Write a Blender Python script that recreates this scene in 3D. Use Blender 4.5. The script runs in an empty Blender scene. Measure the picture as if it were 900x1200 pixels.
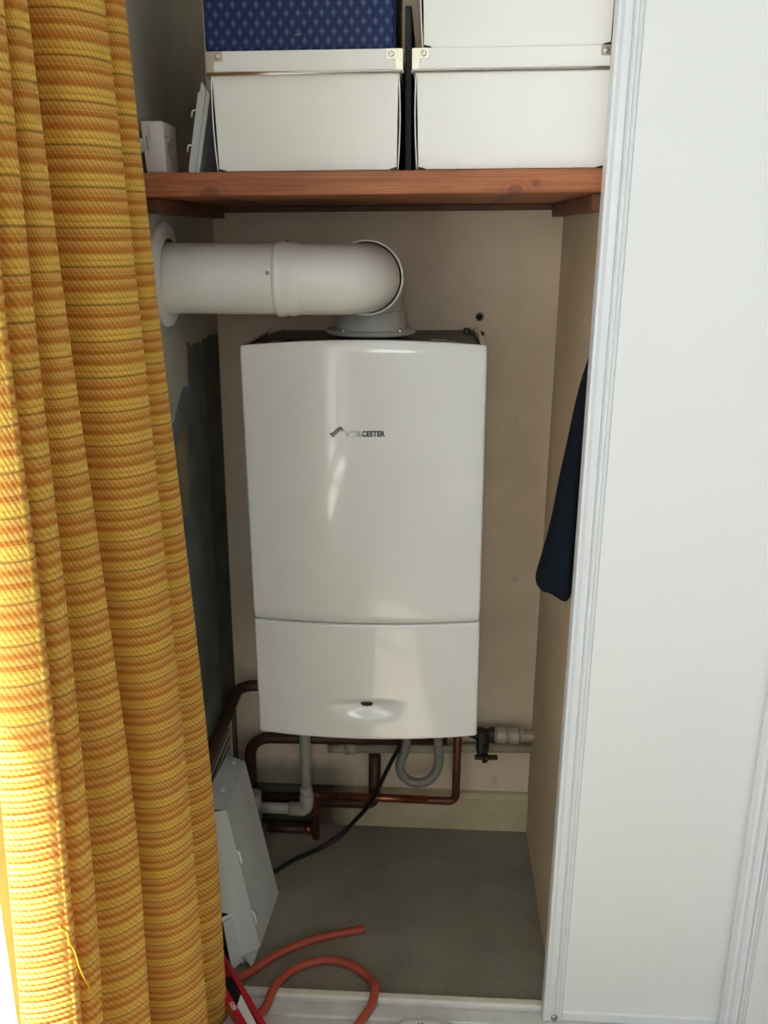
import bpy, bmesh, math, random
from mathutils import Vector, Matrix, Euler
random.seed(7)
S = bpy.context.scene
C = S.collection
PI = math.pi

# ------------------------------------------------------------------ materials
def lin(c):
    return c / 12.92 if c <= 0.04045 else ((c + 0.055) / 1.055) ** 2.4
def srgb(r, g, b):
    return (lin(r / 255), lin(g / 255), lin(b / 255), 1.0)

class NT:
    def __init__(self, name):
        self.m = bpy.data.materials.new(name); self.m.use_nodes = True
        self.t = self.m.node_tree; self.n = self.t.nodes; self.l = self.t.links
        self.b = self.n['Principled BSDF']
        self.tc = None
    def coord(self, kind='Object'):
        if self.tc is None: self.tc = self.n.new('ShaderNodeTexCoord')
        return self.tc.outputs[kind]
    def link(self, a, b): self.l.new(a, b)
    def mapping(self, src, scale=(1, 1, 1), loc=(0, 0, 0), rot=(0, 0, 0)):
        k = self.n.new('ShaderNodeMapping'); self.link(src, k.inputs['Vector'])
        k.inputs['Scale'].default_value = scale; k.inputs['Location'].default_value = loc; k.inputs['Rotation'].default_value = rot
        return k.outputs[0]
    def noise(self, src, scale, detail=4, rough=0.55, dist=0.0):
        k = self.n.new('ShaderNodeTexNoise'); self.link(src, k.inputs['Vector'])
        k.inputs['Scale'].default_value = scale; k.inputs['Detail'].default_value = detail
        k.inputs['Roughness'].default_value = rough; k.inputs['Distortion'].default_value = dist
        return k.outputs['Fac']
    def math(self, op, a, b=None, c=None, clamp=False):
        k = self.n.new('ShaderNodeMath'); k.operation = op; k.use_clamp = clamp
        for i, v in enumerate((a, b, c)):
            if v is None: continue
            if isinstance(v, (int, float)): k.inputs[i].default_value = v
            else: self.link(v, k.inputs[i])
        return k.outputs[0]
    def ramp(self, fac, stops, interp='LINEAR'):
        k = self.n.new('ShaderNodeValToRGB'); self.link(fac, k.inputs[0])
        e = k.color_ramp.elements; k.color_ramp.interpolation = interp
        while len(e) < len(stops): e.new(0.5)
        for i, (p, c) in enumerate(stops):
            e[i].position = p; e[i].color = c if len(c) == 4 else (*c, 1)
        return k.outputs[0]
    def mix(self, fac, a, b, mode='MIX'):
        k = self.n.new('ShaderNodeMix'); k.data_type = 'RGBA'; k.blend_type = mode
        for i, v in ((0, fac), (6, a), (7, b)):
            if isinstance(v, (int, float)): k.inputs[i].default_value = v
            elif isinstance(v, tuple): k.inputs[i].default_value = v
            else: self.link(v, k.inputs[i])
        return k.outputs[2]
    def sep(self, src):
        k = self.n.new('ShaderNodeSeparateXYZ'); self.link(src, k.inputs[0]); return k.outputs
    def bump(self, h, strength=0.3, dist=0.002):
        k = self.n.new('ShaderNodeBump'); self.link(h, k.inputs['Height'])
        k.inputs['Strength'].default_value = strength; k.inputs['Distance'].default_value = dist
        self.link(k.outputs[0], self.b.inputs['Normal'])
    def col(self, c):
        if isinstance(c, tuple): self.b.inputs['Base Color'].default_value = c
        else: self.link(c, self.b.inputs['Base Color'])
    def set(self, rough=None, metal=None, spec=None, coat=None, coat_rough=None, sheen=None):
        i = self.b.inputs
        if rough is not None: i['Roughness'].default_value = rough
        if metal is not None: i['Metallic'].default_value = metal
        if spec is not None: i['Specular IOR Level'].default_value = spec
        if coat is not None: i['Coat Weight'].default_value = coat
        if coat_rough is not None: i['Coat Roughness'].default_value = coat_rough
        if sheen is not None: i['Sheen Weight'].default_value = sheen

def plain(name, c, rough=0.5, metal=0.0, spec=0.5, coat=0.0, var=0.06, scale=18, bump=0.0, bscale=200):
    t = NT(name); co = t.coord()
    n = t.noise(co, scale)
    dark = tuple(x * (1 - var) for x in c[:3]) + (1,)
    lite = tuple(min(1, x * (1 + var)) for x in c[:3]) + (1,)
    t.col(t.ramp(n, [(0.3, dark), (0.7, lite)]))
    t.set(rough=rough, metal=metal, spec=spec, coat=coat, coat_rough=0.05)
    if bump: t.bump(t.noise(co, bscale, 3), bump, 0.001)
    return t.m

def mat_plaster(name, c, c2, scale=3.0, marks=0.5, soot=None):
    t = NT(name); co = t.coord()
    big = t.noise(co, scale, 5, 0.6); fine = t.noise(co, 60, 4, 0.6)
    base = t.ramp(big, [(0.32, c2), (0.68, c)])
    spots = t.ramp(t.noise(t.mapping(co, (1, 1, 0.45)), 22, 5, 0.7, 0.4), [(0.66, (0, 0, 0, 1)), (0.74, (1, 1, 1, 1))])
    k = t.math('MULTIPLY', spots, marks)
    c3 = t.mix(k, base, tuple(x * 0.45 for x in c[:3]) + (1,))
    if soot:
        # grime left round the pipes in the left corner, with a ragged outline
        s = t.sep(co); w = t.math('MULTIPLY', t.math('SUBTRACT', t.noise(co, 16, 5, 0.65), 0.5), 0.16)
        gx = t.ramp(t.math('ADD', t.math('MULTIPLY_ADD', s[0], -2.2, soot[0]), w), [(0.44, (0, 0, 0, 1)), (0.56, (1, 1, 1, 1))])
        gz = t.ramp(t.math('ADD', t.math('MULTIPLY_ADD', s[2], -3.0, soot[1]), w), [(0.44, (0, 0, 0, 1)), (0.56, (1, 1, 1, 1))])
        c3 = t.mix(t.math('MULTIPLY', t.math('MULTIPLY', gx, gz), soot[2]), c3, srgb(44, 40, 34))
    t.col(c3)
    t.set(rough=0.85, spec=0.25); t.bump(fine, 0.15, 0.002)
    return t.m

def mat_left_wall():
    # old plaster on the flank wall: cream where it was skimmed round the flue, bare blue-grey plaster below,
    # a brown bare patch and a darker strip up the corner
    t = NT('left_wall_plaster'); co = t.coord(); s = t.sep(co)
    wob = t.math('MULTIPLY', t.math('SUBTRACT', t.noise(co, 7, 4), 0.5), 0.10)
    y = t.math('ADD', s[1], wob); z = t.math('ADD', s[2], wob)
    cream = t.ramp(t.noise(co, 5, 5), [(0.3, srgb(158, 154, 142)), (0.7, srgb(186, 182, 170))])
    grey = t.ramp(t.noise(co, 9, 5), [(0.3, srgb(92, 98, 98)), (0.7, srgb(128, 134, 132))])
    brown = t.ramp(t.noise(co, 12, 4), [(0.3, srgb(120, 106, 82)), (0.7, srgb(148, 132, 104))])
    strip = t.ramp(t.noise(co, 10, 4), [(0.3, srgb(82, 82, 76)), (0.7, srgb(112, 110, 100))])
    # skim ends along a sloping line
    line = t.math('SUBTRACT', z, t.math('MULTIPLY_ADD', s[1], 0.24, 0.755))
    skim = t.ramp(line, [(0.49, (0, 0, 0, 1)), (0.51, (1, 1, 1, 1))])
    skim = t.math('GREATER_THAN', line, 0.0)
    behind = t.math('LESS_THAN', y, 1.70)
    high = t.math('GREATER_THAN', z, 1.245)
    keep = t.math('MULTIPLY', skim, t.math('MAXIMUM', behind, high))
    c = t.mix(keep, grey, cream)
    bp = t.math('MULTIPLY', t.math('MULTIPLY', t.math('GREATER_THAN', y, 1.50), t.math('LESS_THAN', y, 1.665)),
                t.math('MULTIPLY', t.math('GREATER_THAN', z, 0.925), t.math('LESS_THAN', z, 1.09)))
    c = t.mix(bp, c, brown)
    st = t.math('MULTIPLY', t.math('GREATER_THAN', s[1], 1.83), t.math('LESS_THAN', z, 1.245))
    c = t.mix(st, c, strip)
    room = t.math('LESS_THAN', s[1], 1.33)
    c = t.mix(room, c, srgb(225, 222, 214))
    t.col(c); t.set(rough=0.85, spec=0.25); t.bump(t.noise(co, 50, 4), 0.2, 0.002)
    return t.m

def mat_carpet(name, c1, c2):
    t = NT(name); co = t.coord()
    big = t.noise(co, 6, 5, 0.6); f = t.noise(co, 230, 4, 0.75)
    base = t.ramp(big, [(0.3, c2), (0.7, c1)])
    spk = t.ramp(f, [(0.3, (0.55, 0.55, 0.55, 1)), (0.7, (1.0, 1.0, 1.0, 1))])
    t.col(t.mix(1.0, base, spk, 'MULTIPLY'))
    t.set(rough=0.95, spec=0.1, sheen=0.2); t.bump(f, 0.8, 0.004)
    return t.m

def mat_wood():
    t = NT('orange_pine'); co = t.coord()
    m = t.mapping(co, (1.2, 9, 26)); g = t.noise(m, 3.2, 6, 0.6, 1.2)
    w = t.n.new('ShaderNodeTexWave'); w.wave_type = 'BANDS'; w.bands_direction = 'Z'
    t.link(t.mapping(co, (0.35, 3, 16)), w.inputs['Vector'])
    w.inputs['Scale'].default_value = 5; w.inputs['Distortion'].default_value = 5; w.inputs['Detail'].default_value = 4
    base = t.ramp(g, [(0.25, srgb(128, 70, 38)), (0.55, srgb(176, 106, 64)), (0.8, srgb(196, 128, 84))])
    c = t.mix(t.math('MULTIPLY', w.outputs['Fac'], 0.30), base, srgb(108, 58, 32))
    # knots in the front edge
    s = t.sep(co)
    for (kx, kz, r) in ((-0.243, -0.017, 0.019), (0.222, -0.015, 0.014), (0.252, -0.004, 0.008)):
        dx = t.math('SUBTRACT', s[0], kx); dz = t.math('MULTIPLY', t.math('SUBTRACT', s[2], kz), 1.25)
        d = t.math('SQRT', t.math('ADD', t.math('MULTIPLY', dx, dx), t.math('MULTIPLY', dz, dz)))
        core = t.ramp(t.math('DIVIDE', d, r * 2), [(0.36, (1, 1, 1, 1)), (0.5, (0, 0, 0, 1))])
        ring = t.ramp(t.math('DIVIDE', d, r * 2), [(0.60, (0, 0, 0, 1)), (0.68, (1, 1, 1, 1)), (0.78, (0, 0, 0, 1))])
        c = t.mix(t.math('MULTIPLY', core, 0.6), c, srgb(92, 48, 32))
        c = t.mix(t.math('MULTIPLY', ring, 0.3), c, srgb(100, 52, 34))
    t.col(c); t.set(rough=0.5, spec=0.4); t.bump(g, 0.1, 0.001)
    return t.m

def mat_curtain():
    # woven furnishing fabric: UV u runs along the cloth, v is the height up the cloth (metres)
    t = NT('mustard_weave'); uv = t.coord('UV'); s = t.sep(uv)
    def wave(src, period, phase=0.0):
        return t.math('MULTIPLY_ADD', t.math('SINE', t.math('MULTIPLY_ADD', src, 2 * PI / period, phase)), 0.5, 0.5)
    P = 0.0432
    wob = t.noise(t.mapping(uv, (9, 40, 1)), 1.0, 3)
    v = t.math('MULTIPLY_ADD', t.math('SUBTRACT', wob, 0.5), 0.0024, s[1])
    ph = t.math('FRACT', t.math('MULTIPLY', v, -1.0 / P))
    rowp = t.math('MULTIPLY', ph, 6.0); row = t.math('FRACT', rowp)
    rows = t.math('SINE', t.math('MULTIPLY', row, PI))                      # 0 between two yarn rows, 1 on a row
    grain = wave(t.math('MULTIPLY_ADD', v, 0.55, s[0]), 0.0056)             # slanting twisted yarns
    fine = t.noise(t.mapping(uv, (260, 420, 1)), 1.0, 2, 0.6)
    big = t.noise(t.mapping(uv, (1.5, 7, 1)), 1.0, 3)
    Y1, Y2 = srgb(236, 184, 66), srgb(250, 212, 112); O1, O2 = srgb(228, 164, 66), srgb(246, 198, 112); B1, B2 = srgb(202, 124, 44), srgb(220, 148, 66)
    lite = t.ramp(ph, [(0.0, Y1), (0.32, Y1), (0.36, O1), (0.52, O1), (0.55, B1), (0.635, B1), (0.67, O1), (0.83, O1), (0.86, B1), (0.96, B1), (0.985, Y1)])
    lit2 = t.ramp(ph, [(0.0, Y2), (0.32, Y2), (0.36, O2), (0.52, O2), (0.55, B2), (0.64, B2), (0.67, O2), (0.83, O2), (0.86, B2), (0.96, B2), (0.985, Y2)])
    for k in (lite, lit2): pass
    c = t.mix(t.math('MULTIPLY_ADD', grain, 0.6, t.math('MULTIPLY', fine, 0.4)), lite, lit2)
    c = t.mix(t.math('MULTIPLY', t.ramp(big, [(0.35, (0, 0, 0, 1)), (0.7, (1, 1, 1, 1))]), 0.22), c, srgb(206, 134, 50))
    # thin dark line under the yellow rows; brown backing yarns between the others
    line = t.ramp(ph, [(0.285, (0, 0, 0, 1)), (0.31, (1, 1, 1, 1)), (0.345, (1, 1, 1, 1)), (0.365, (0, 0, 0, 1))])
    gap = t.ramp(rows, [(0.0, (1, 1, 1, 1)), (0.42, (0, 0, 0, 1))])
    gt = t.ramp(grain, [(0.0, (1, 1, 1, 1)), (0.30, (0, 0, 0, 1))])
    c = t.mix(t.math('MULTIPLY', gap, 0.30), c, srgb(150, 88, 22))
    c = t.mix(t.math('MULTIPLY', gt, 0.12), c, srgb(150, 88, 22))
    c = t.mix(t.math('MULTIPLY', line, 0.42), c, srgb(132, 88, 18))
    t.col(c); t.set(rough=0.95, spec=0.08, sheen=0.1)
    hgt = t.math('SUBTRACT', t.math('ADD', rows, t.math('MULTIPLY', grain, 0.35)), t.math('MULTIPLY', line, 0.8))
    t.bump(hgt, 0.7, 0.0024)
    # a loose weave lets some daylight through
    tr = t.n.new('ShaderNodeBsdfTranslucent'); t.link(c, tr.inputs[0])
    mx = t.n.new('ShaderNodeMixShader'); mx.inputs[0].default_value = 0.16
    t.link(t.b.outputs[0], mx.inputs[1]); t.link(tr.outputs[0], mx.inputs[2])
    t.link(mx.outputs[0], t.n['Material Output'].inputs[0])
    return t.m

def mat_blue_pattern():
    t = NT('blue_diamond_paper'); co = t.coord(); s = t.sep(co)
    def tri(src, period):
        return t.math('ABSOLUTE', t.math('SUBTRACT', t.math('FRACT', t.math('DIVIDE', src, period)), 0.5))
    hx = t.math('ADD', s[0], s[1])
    a = tri(t.math('ADD', t.math('DIVIDE', hx, 0.0175), t.math('DIVIDE', s[2], 0.0245)), 1.0)
    b = tri(t.math('SUBTRACT', t.math('DIVIDE', hx, 0.0175), t.math('DIVIDE', s[2], 0.0245)), 1.0)
    m = t.math('MINIMUM', a, b)
    mx = t.math('MAXIMUM', a, b)
    line = t.ramp(m, [(0.06, (1, 1, 1, 1)), (0.10, (0, 0, 0, 1))])
    flower = t.ramp(mx, [(0.20, (0, 0, 0, 1)), (0.34, (1, 1, 1, 1)), (0.5, (1, 1, 1, 1))])
    flower = t.ramp(m, [(0.26, (0, 0, 0, 1)), (0.36, (1, 1, 1, 1))])
    f = t.noise(co, 900, 2, 0.7)
    c = t.mix(t.math('MULTIPLY', flower, t.math('MULTIPLY_ADD', f, 0.8, 0.25)), srgb(24, 43, 90), srgb(86, 106, 150))
    c = t.mix(t.math('MULTIPLY', line, 0.75), c, srgb(10, 22, 62))
    t.col(c); t.set(rough=0.55, spec=0.3)
    return t.m

M = {}
def build_materials():
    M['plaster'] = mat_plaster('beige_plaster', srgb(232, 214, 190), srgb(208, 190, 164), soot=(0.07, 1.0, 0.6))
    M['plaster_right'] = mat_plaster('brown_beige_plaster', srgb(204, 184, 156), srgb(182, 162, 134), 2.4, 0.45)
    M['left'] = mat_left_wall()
    M['room_paint'] = plain('room_paint', srgb(226, 228, 230), 0.8, var=0.03)
    M['ceiling'] = plain('ceiling_paint', srgb(236, 236, 234), 0.85, var=0.02)
    M['carpet'] = mat_carpet('taupe_carpet', srgb(166, 156, 138), srgb(140, 130, 112))
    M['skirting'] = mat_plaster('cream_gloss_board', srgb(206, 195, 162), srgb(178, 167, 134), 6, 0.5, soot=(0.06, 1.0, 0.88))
    M['door'] = plain('white_door_panel', srgb(224, 223, 220), 0.45, spec=0.4, var=0.010, scale=3)
    M['door_frame'] = plain('white_coated_frame', srgb(214, 215, 216), 0.3, spec=0.5, var=0.015)
    M['track'] = plain('track_coating', srgb(210, 209, 204), 0.35, spec=0.5, var=0.08, scale=30)
    M['track_lip'] = plain('cream_track_lip', srgb(214, 209, 192), 0.5, var=0.08, scale=40)
    M['wood'] = mat_wood()
    M['cleat'] = plain('dark_cleat_wood', srgb(108, 68, 46), 0.6, var=0.25, scale=26)
    M['boiler'] = plain('boiler_white_gloss', srgb(232, 231, 227), 0.2, spec=0.5, coat=0.8, var=0.012, scale=4)
    M['chassis'] = plain('boiler_grey_steel', srgb(120, 120, 114), 0.4, metal=0.6, var=0.1)
    M['chassis_dark'] = plain('boiler_dark_plate', srgb(74, 74, 70), 0.45, metal=0.5, var=0.15)
    M['flue'] = plain('flue_white_enamel', srgb(240, 238, 232), 0.35, spec=0.5, coat=0.2, var=0.02)
    M['turret'] = plain('flue_grey_moulding', srgb(196, 195, 186), 0.45, var=0.03)
    M['seal'] = plain('wall_seal_rubber', srgb(226, 226, 222), 0.5, var=0.03)
    M['flat_black'] = plain('flat_black_finish', srgb(18, 18, 18), 0.7)
    M['chrome'] = plain('chrome', srgb(214, 212, 208), 0.18, metal=1.0, var=0.04)
    M['nickel'] = plain('brushed_nickel', srgb(206, 196, 176), 0.32, metal=0.85, var=0.05)
    M['dark_steel'] = plain('dark_steel_edge', srgb(176, 170, 160), 0.14, metal=1.0, var=0.1)
    M['card'] = plain('white_card_box', srgb(246, 243, 236), 0.5, spec=0.4, var=0.015, scale=5)
    M['card_edge'] = plain('black_card_edge', srgb(30, 30, 30), 0.6)
    M['card_side'] = plain('black_card_side', srgb(24, 24, 25), 0.5)
    M['blue'] = mat_blue_pattern()
    M['navy'] = plain('navy_lid', srgb(28, 34, 62), 0.5)
    M['device'] = plain('white_abs_plastic', srgb(214, 206, 200), 0.5, var=0.03)
    M['print'] = plain('black_print', srgb(38, 34, 36), 0.7)
    M['print_grey'] = plain('grey_print', srgb(120, 112, 110), 0.7)
    M['white_sheet'] = plain('white_painted_steel', srgb(206, 208, 204), 0.42, var=0.02)
    M['clip'] = plain('white_plastic_clip', srgb(238, 238, 236), 0.4)
    M['copper_dull'] = plain('tarnished_copper', srgb(104, 62, 46), 0.45, metal=0.5, var=0.3, scale=40)
    M['copper'] = plain('bright_copper', srgb(150, 88, 64), 0.35, metal=0.85, var=0.25, scale=40)
    M['pipe_brown'] = plain('brown_pipe', srgb(78, 52, 42), 0.5, metal=0.35, var=0.25, scale=30)
    M['pvc'] = plain('white_pvc', srgb(172, 168, 154), 0.45, var=0.08)
    M['pipe_cream'] = plain('cream_painted_pipe', srgb(176, 168, 146), 0.5, var=0.12, scale=40)
    M['grey_hose'] = plain('grey_braided_hose', srgb(136, 138, 132), 0.5, metal=0.2, var=0.2, scale=300, bump=0.5, bscale=500)
    M['black_cable'] = plain('black_cable', srgb(20, 20, 20), 0.45)
    M['valve'] = plain('blackened_brass', srgb(52, 48, 42), 0.5, metal=0.4, var=0.2)
    M['orange_rubber'] = plain('orange_rubber', srgb(172, 74, 54), 0.55, var=0.08)
    M['red'] = plain('red_enamel', srgb(186, 26, 44), 0.3, spec=0.5, coat=0.3)
    M['black_rubber'] = plain('black_rubber', srgb(12, 12, 13), 0.6)
    M['white_print'] = plain('white_print', srgb(232, 228, 226), 0.5)
    M['coat'] = plain('navy_cloth', srgb(22, 27, 36), 0.95, spec=0.1, bump=0.4, bscale=700)
    M['curtain'] = mat_curtain()
    M['thread'] = plain('yellow_yarn', srgb(226, 170, 50), 0.9, spec=0.1)
    M['badge_dark'] = plain('badge_dark_metal', srgb(66, 68, 70), 0.3, metal=0.7)
    M['badge_red'] = plain('badge_red', srgb(122, 40, 48), 0.4)
    M['badge_chrome'] = plain('badge_silver', srgb(168, 168, 166), 0.25, metal=0.8)
    M['hole'] = plain('wall_hole_dark', srgb(30, 26, 22), 0.9)
    M['plug'] = plain('grey_wall_plug', srgb(112, 104, 96), 0.8)
    M['louvre'] = plain('louvre_paint', srgb(196, 194, 182), 0.6, var=0.1)
    g = NT('window_glass')
    tr = g.n.new('ShaderNodeBsdfTransparent'); tr.inputs[0].default_value = (0.95, 0.97, 0.96, 1)
    gl = g.n.new('ShaderNodeBsdfGlossy'); gl.inputs['Roughness'].default_value = 0.02
    mx = g.n.new('ShaderNodeMixShader'); mx.inputs[0].default_value = 0.04; g.link(tr.outputs[0], mx.inputs[1]); g.link(gl.outputs[0], mx.inputs[2])
    g.link(mx.outputs[0], g.n['Material Output'].inputs[0]); M['glass'] = g.m
build_materials()

# ------------------------------------------------------------------ mesh helpers
class MB:
    def __init__(self): self.bm = bmesh.new(); self.mi = 0
    def mat(self, i): self.mi = i; return self
    def _f(self, vs, smooth=False):
        try:
            f = self.bm.faces.new(vs); f.material_index = self.mi; f.smooth = smooth; return f
        except ValueError: return None
    def box(self, x0, x1, y0, y1, z0, z1, bev=0.0, seg=2, mtx=None):
        b = bmesh.new()
        bmesh.ops.create_cube(b, size=1.0, matrix=Matrix.Translation(((x0 + x1) / 2, (y0 + y1) / 2, (z0 + z1) / 2)) @ Matrix.Diagonal((x1 - x0, y1 - y0, z1 - z0, 1)))
        if bev: bmesh.ops.bevel(b, geom=list(b.edges), offset=bev, segments=seg, affect='EDGES', profile=0.5)
        if mtx is not None: b.transform(mtx)
        self.add(b); return self
    def add(self, b, smooth=False):
        mp = {}
        for v in b.verts: mp[v] = self.bm.verts.new(v.co)
        for f in b.faces: self._f([mp[v] for v in f.verts], smooth or f.smooth)
        b.free(); return self
    def rings(self, rings, cap=True, smooth=True, closed=True):
        rr = [[self.bm.verts.new(p) for p in r] for r in rings]
        n = len(rr[0])
        for a, b in zip(rr, rr[1:]):
            for i in range(n if closed else n - 1):
                j = (i + 1) % n; self._f([a[i], a[j], b[j], b[i]], smooth)
        if cap:
            self._f(rr[0][::-1]); self._f(rr[-1])
        return self
    def tube(self, path, rad, n=16, cap=True):
        pts = [Vector(p) for p in path]
        rads = rad if isinstance(rad, (list, tuple)) else [rad] * len(pts)
        t0 = (pts[1] - pts[0]).normalized()
        up = Vector((0, 0, 1)) if abs(t0.z) < 0.9 else Vector((0, 1, 0))
        nrm = (up - t0 * up.dot(t0)).normalized()
        rings = []
        for i, p in enumerate(pts):
            if i == 0: t = t0
            elif i == len(pts) - 1: t = (pts[i] - pts[i - 1]).normalized()
            else: t = ((pts[i] - pts[i - 1]).normalized() + (pts[i + 1] - pts[i]).normalized()).normalized()
            nrm = (nrm - t * nrm.dot(t)).normalized(); bn = t.cross(nrm)
            rings.append([p + (nrm * math.cos(2 * PI * k / n) + bn * math.sin(2 * PI * k / n)) * rads[i] for k in range(n)])
        return self.rings(rings, cap)
    def lathe(self, prof, origin, axis, n=40, cap=False):
        a = Vector(axis).normalized(); o = Vector(origin)
        up = Vector((0, 0, 1)) if abs(a.z) < 0.9 else Vector((1, 0, 0))
        u = (up - a * up.dot(a)).normalized(); w = a.cross(u)
        rings = [[o + a * h + (u * math.cos(2 * PI * k / n) + w * math.sin(2 * PI * k / n)) * r for k in range(n)] for r, h in prof]
        return self.rings(rings, cap)
    def prism(self, poly, fn, d0, d1, smooth=False):
        a = [self.bm.verts.new(fn(x, y, d0)) for x, y in poly]; b = [self.bm.verts.new(fn(x, y, d1)) for x, y in poly]
        n = len(a); self._f(a[::-1]); self._f(b)
        for i in range(n): self._f([a[i], a[(i + 1) % n], b[(i + 1) % n], b[i]], smooth)
        return self
    def grid(self, fn, us, vs, smooth=True):
        g = [[self.bm.verts.new(fn(u, v)) for u in us] for v in vs]
        for r0, r1 in zip(g, g[1:]):
            for i in range(len(us) - 1): self._f([r0[i], r0[i + 1], r1[i + 1], r1[i]], smooth)
        return g
    def build(self, name, mats, parent=None, recalc=True, angle=None):
        if recalc: bmesh.ops.recalc_face_normals(self.bm, faces=list(self.bm.faces))
        me = bpy.data.meshes.new(name); self.bm.to_mesh(me); self.bm.free()
        for m in (mats if isinstance(mats, (list, tuple)) else [mats]): me.materials.append(m)
        if angle:
            for p in me.polygons: p.use_smooth = True
            me.set_sharp_from_angle(angle=math.radians(angle))
        o = bpy.data.objects.new(name, me); C.objects.link(o)
        if parent is not None: o.parent = parent
        return o

def thing(name, label, cat, loc=(0, 0, 0), rot=(0, 0, 0), group=None):
    o = bpy.data.objects.new(name, None); C.objects.link(o)
    o.location = loc; o.rotation_euler = rot; o.empty_display_size = 0.05
    o['label'] = label; o['category'] = cat
    if group: o['group'] = group
    return o
def tag(o, label, cat, group=None):
    o['label'] = label; o['category'] = cat
    if group: o['group'] = group
    return o
def struct(o): o['kind'] = 'structure'; return o

def spline(pts, n=8, closed=False):
    P = [Vector(p) for p in pts]; out = []
    for i in range(len(P) - 1):
        p0 = P[max(i - 1, 0)]; p1 = P[i]; p2 = P[i + 1]; p3 = P[min(i + 2, len(P) - 1)]
        for k in range(n):
            t = k / n
            out.append(0.5 * ((2 * p1) + (p2 - p0) * t + (2 * p0 - 5 * p1 + 4 * p2 - p3) * t * t + (3 * p1 - p0 - 3 * p2 + p3) * t ** 3))
    out.append(P[-1]); return out
def bend(pts, r, n=8):
    # polyline with its corners rounded to radius r
    P = [Vector(p) for p in pts]; out = [P[0]]
    for a, b, c in zip(P, P[1:], P[2:]):
        d1 = (a - b).normalized(); d2 = (c - b).normalized()
        ang = d1.angle(d2); k = min(r / math.tan(ang / 2), 0.49 * (a - b).length, 0.49 * (c - b).length); rr = k * math.tan(ang / 2)
        ctr = b + (d1 + d2).normalized() * (rr / math.sin(ang / 2))
        s = b + d1 * k - ctr; e = b + d2 * k - ctr; th = s.angle(e)
        for i in range(n + 1):
            f = i / n
            out.append(ctr + (s * math.sin((1 - f) * th) + e * math.sin(f * th)) / math.sin(th))
    out.append(P[-1]); return out
def text_bm(txt, size, extrude=0.0006, offset=0.0, spacing=1.0):
    cu = bpy.data.curves.new('lettering', 'FONT'); cu.body = txt; cu.size = size; cu.extrude = extrude; cu.offset = offset
    cu.space_character = spacing; cu.resolution_u = 4
    o = bpy.data.objects.new('lettering', cu); C.objects.link(o)
    bpy.context.view_layer.update()
    me = bpy.data.meshes.new_from_object(o.evaluated_get(bpy.context.evaluated_depsgraph_get()))
    b = bmesh.new(); b.from_mesh(me)
    bpy.data.objects.remove(o); bpy.data.curves.remove(cu); bpy.data.meshes.remove(me)
    return b

# ------------------------------------------------------------------ the setting
XL, XR, YB = -0.466, 0.268, 1.968          # flank wall, partition, back wall of the cupboard
TOP = 2.35                                 # cupboard and room ceiling
WIN = (-0.70, 0.80, 0.52, 2.22)            # window opening in the flank wall: y0, y1, z0, z1
FILL_WIN = (-0.35, 0.60, 1.20, 2.27)               # unseen window added for frontal light, behind the photographer: x0, x1, z0, z1
WT = 0.24                                  # thickness of the flank wall

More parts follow.
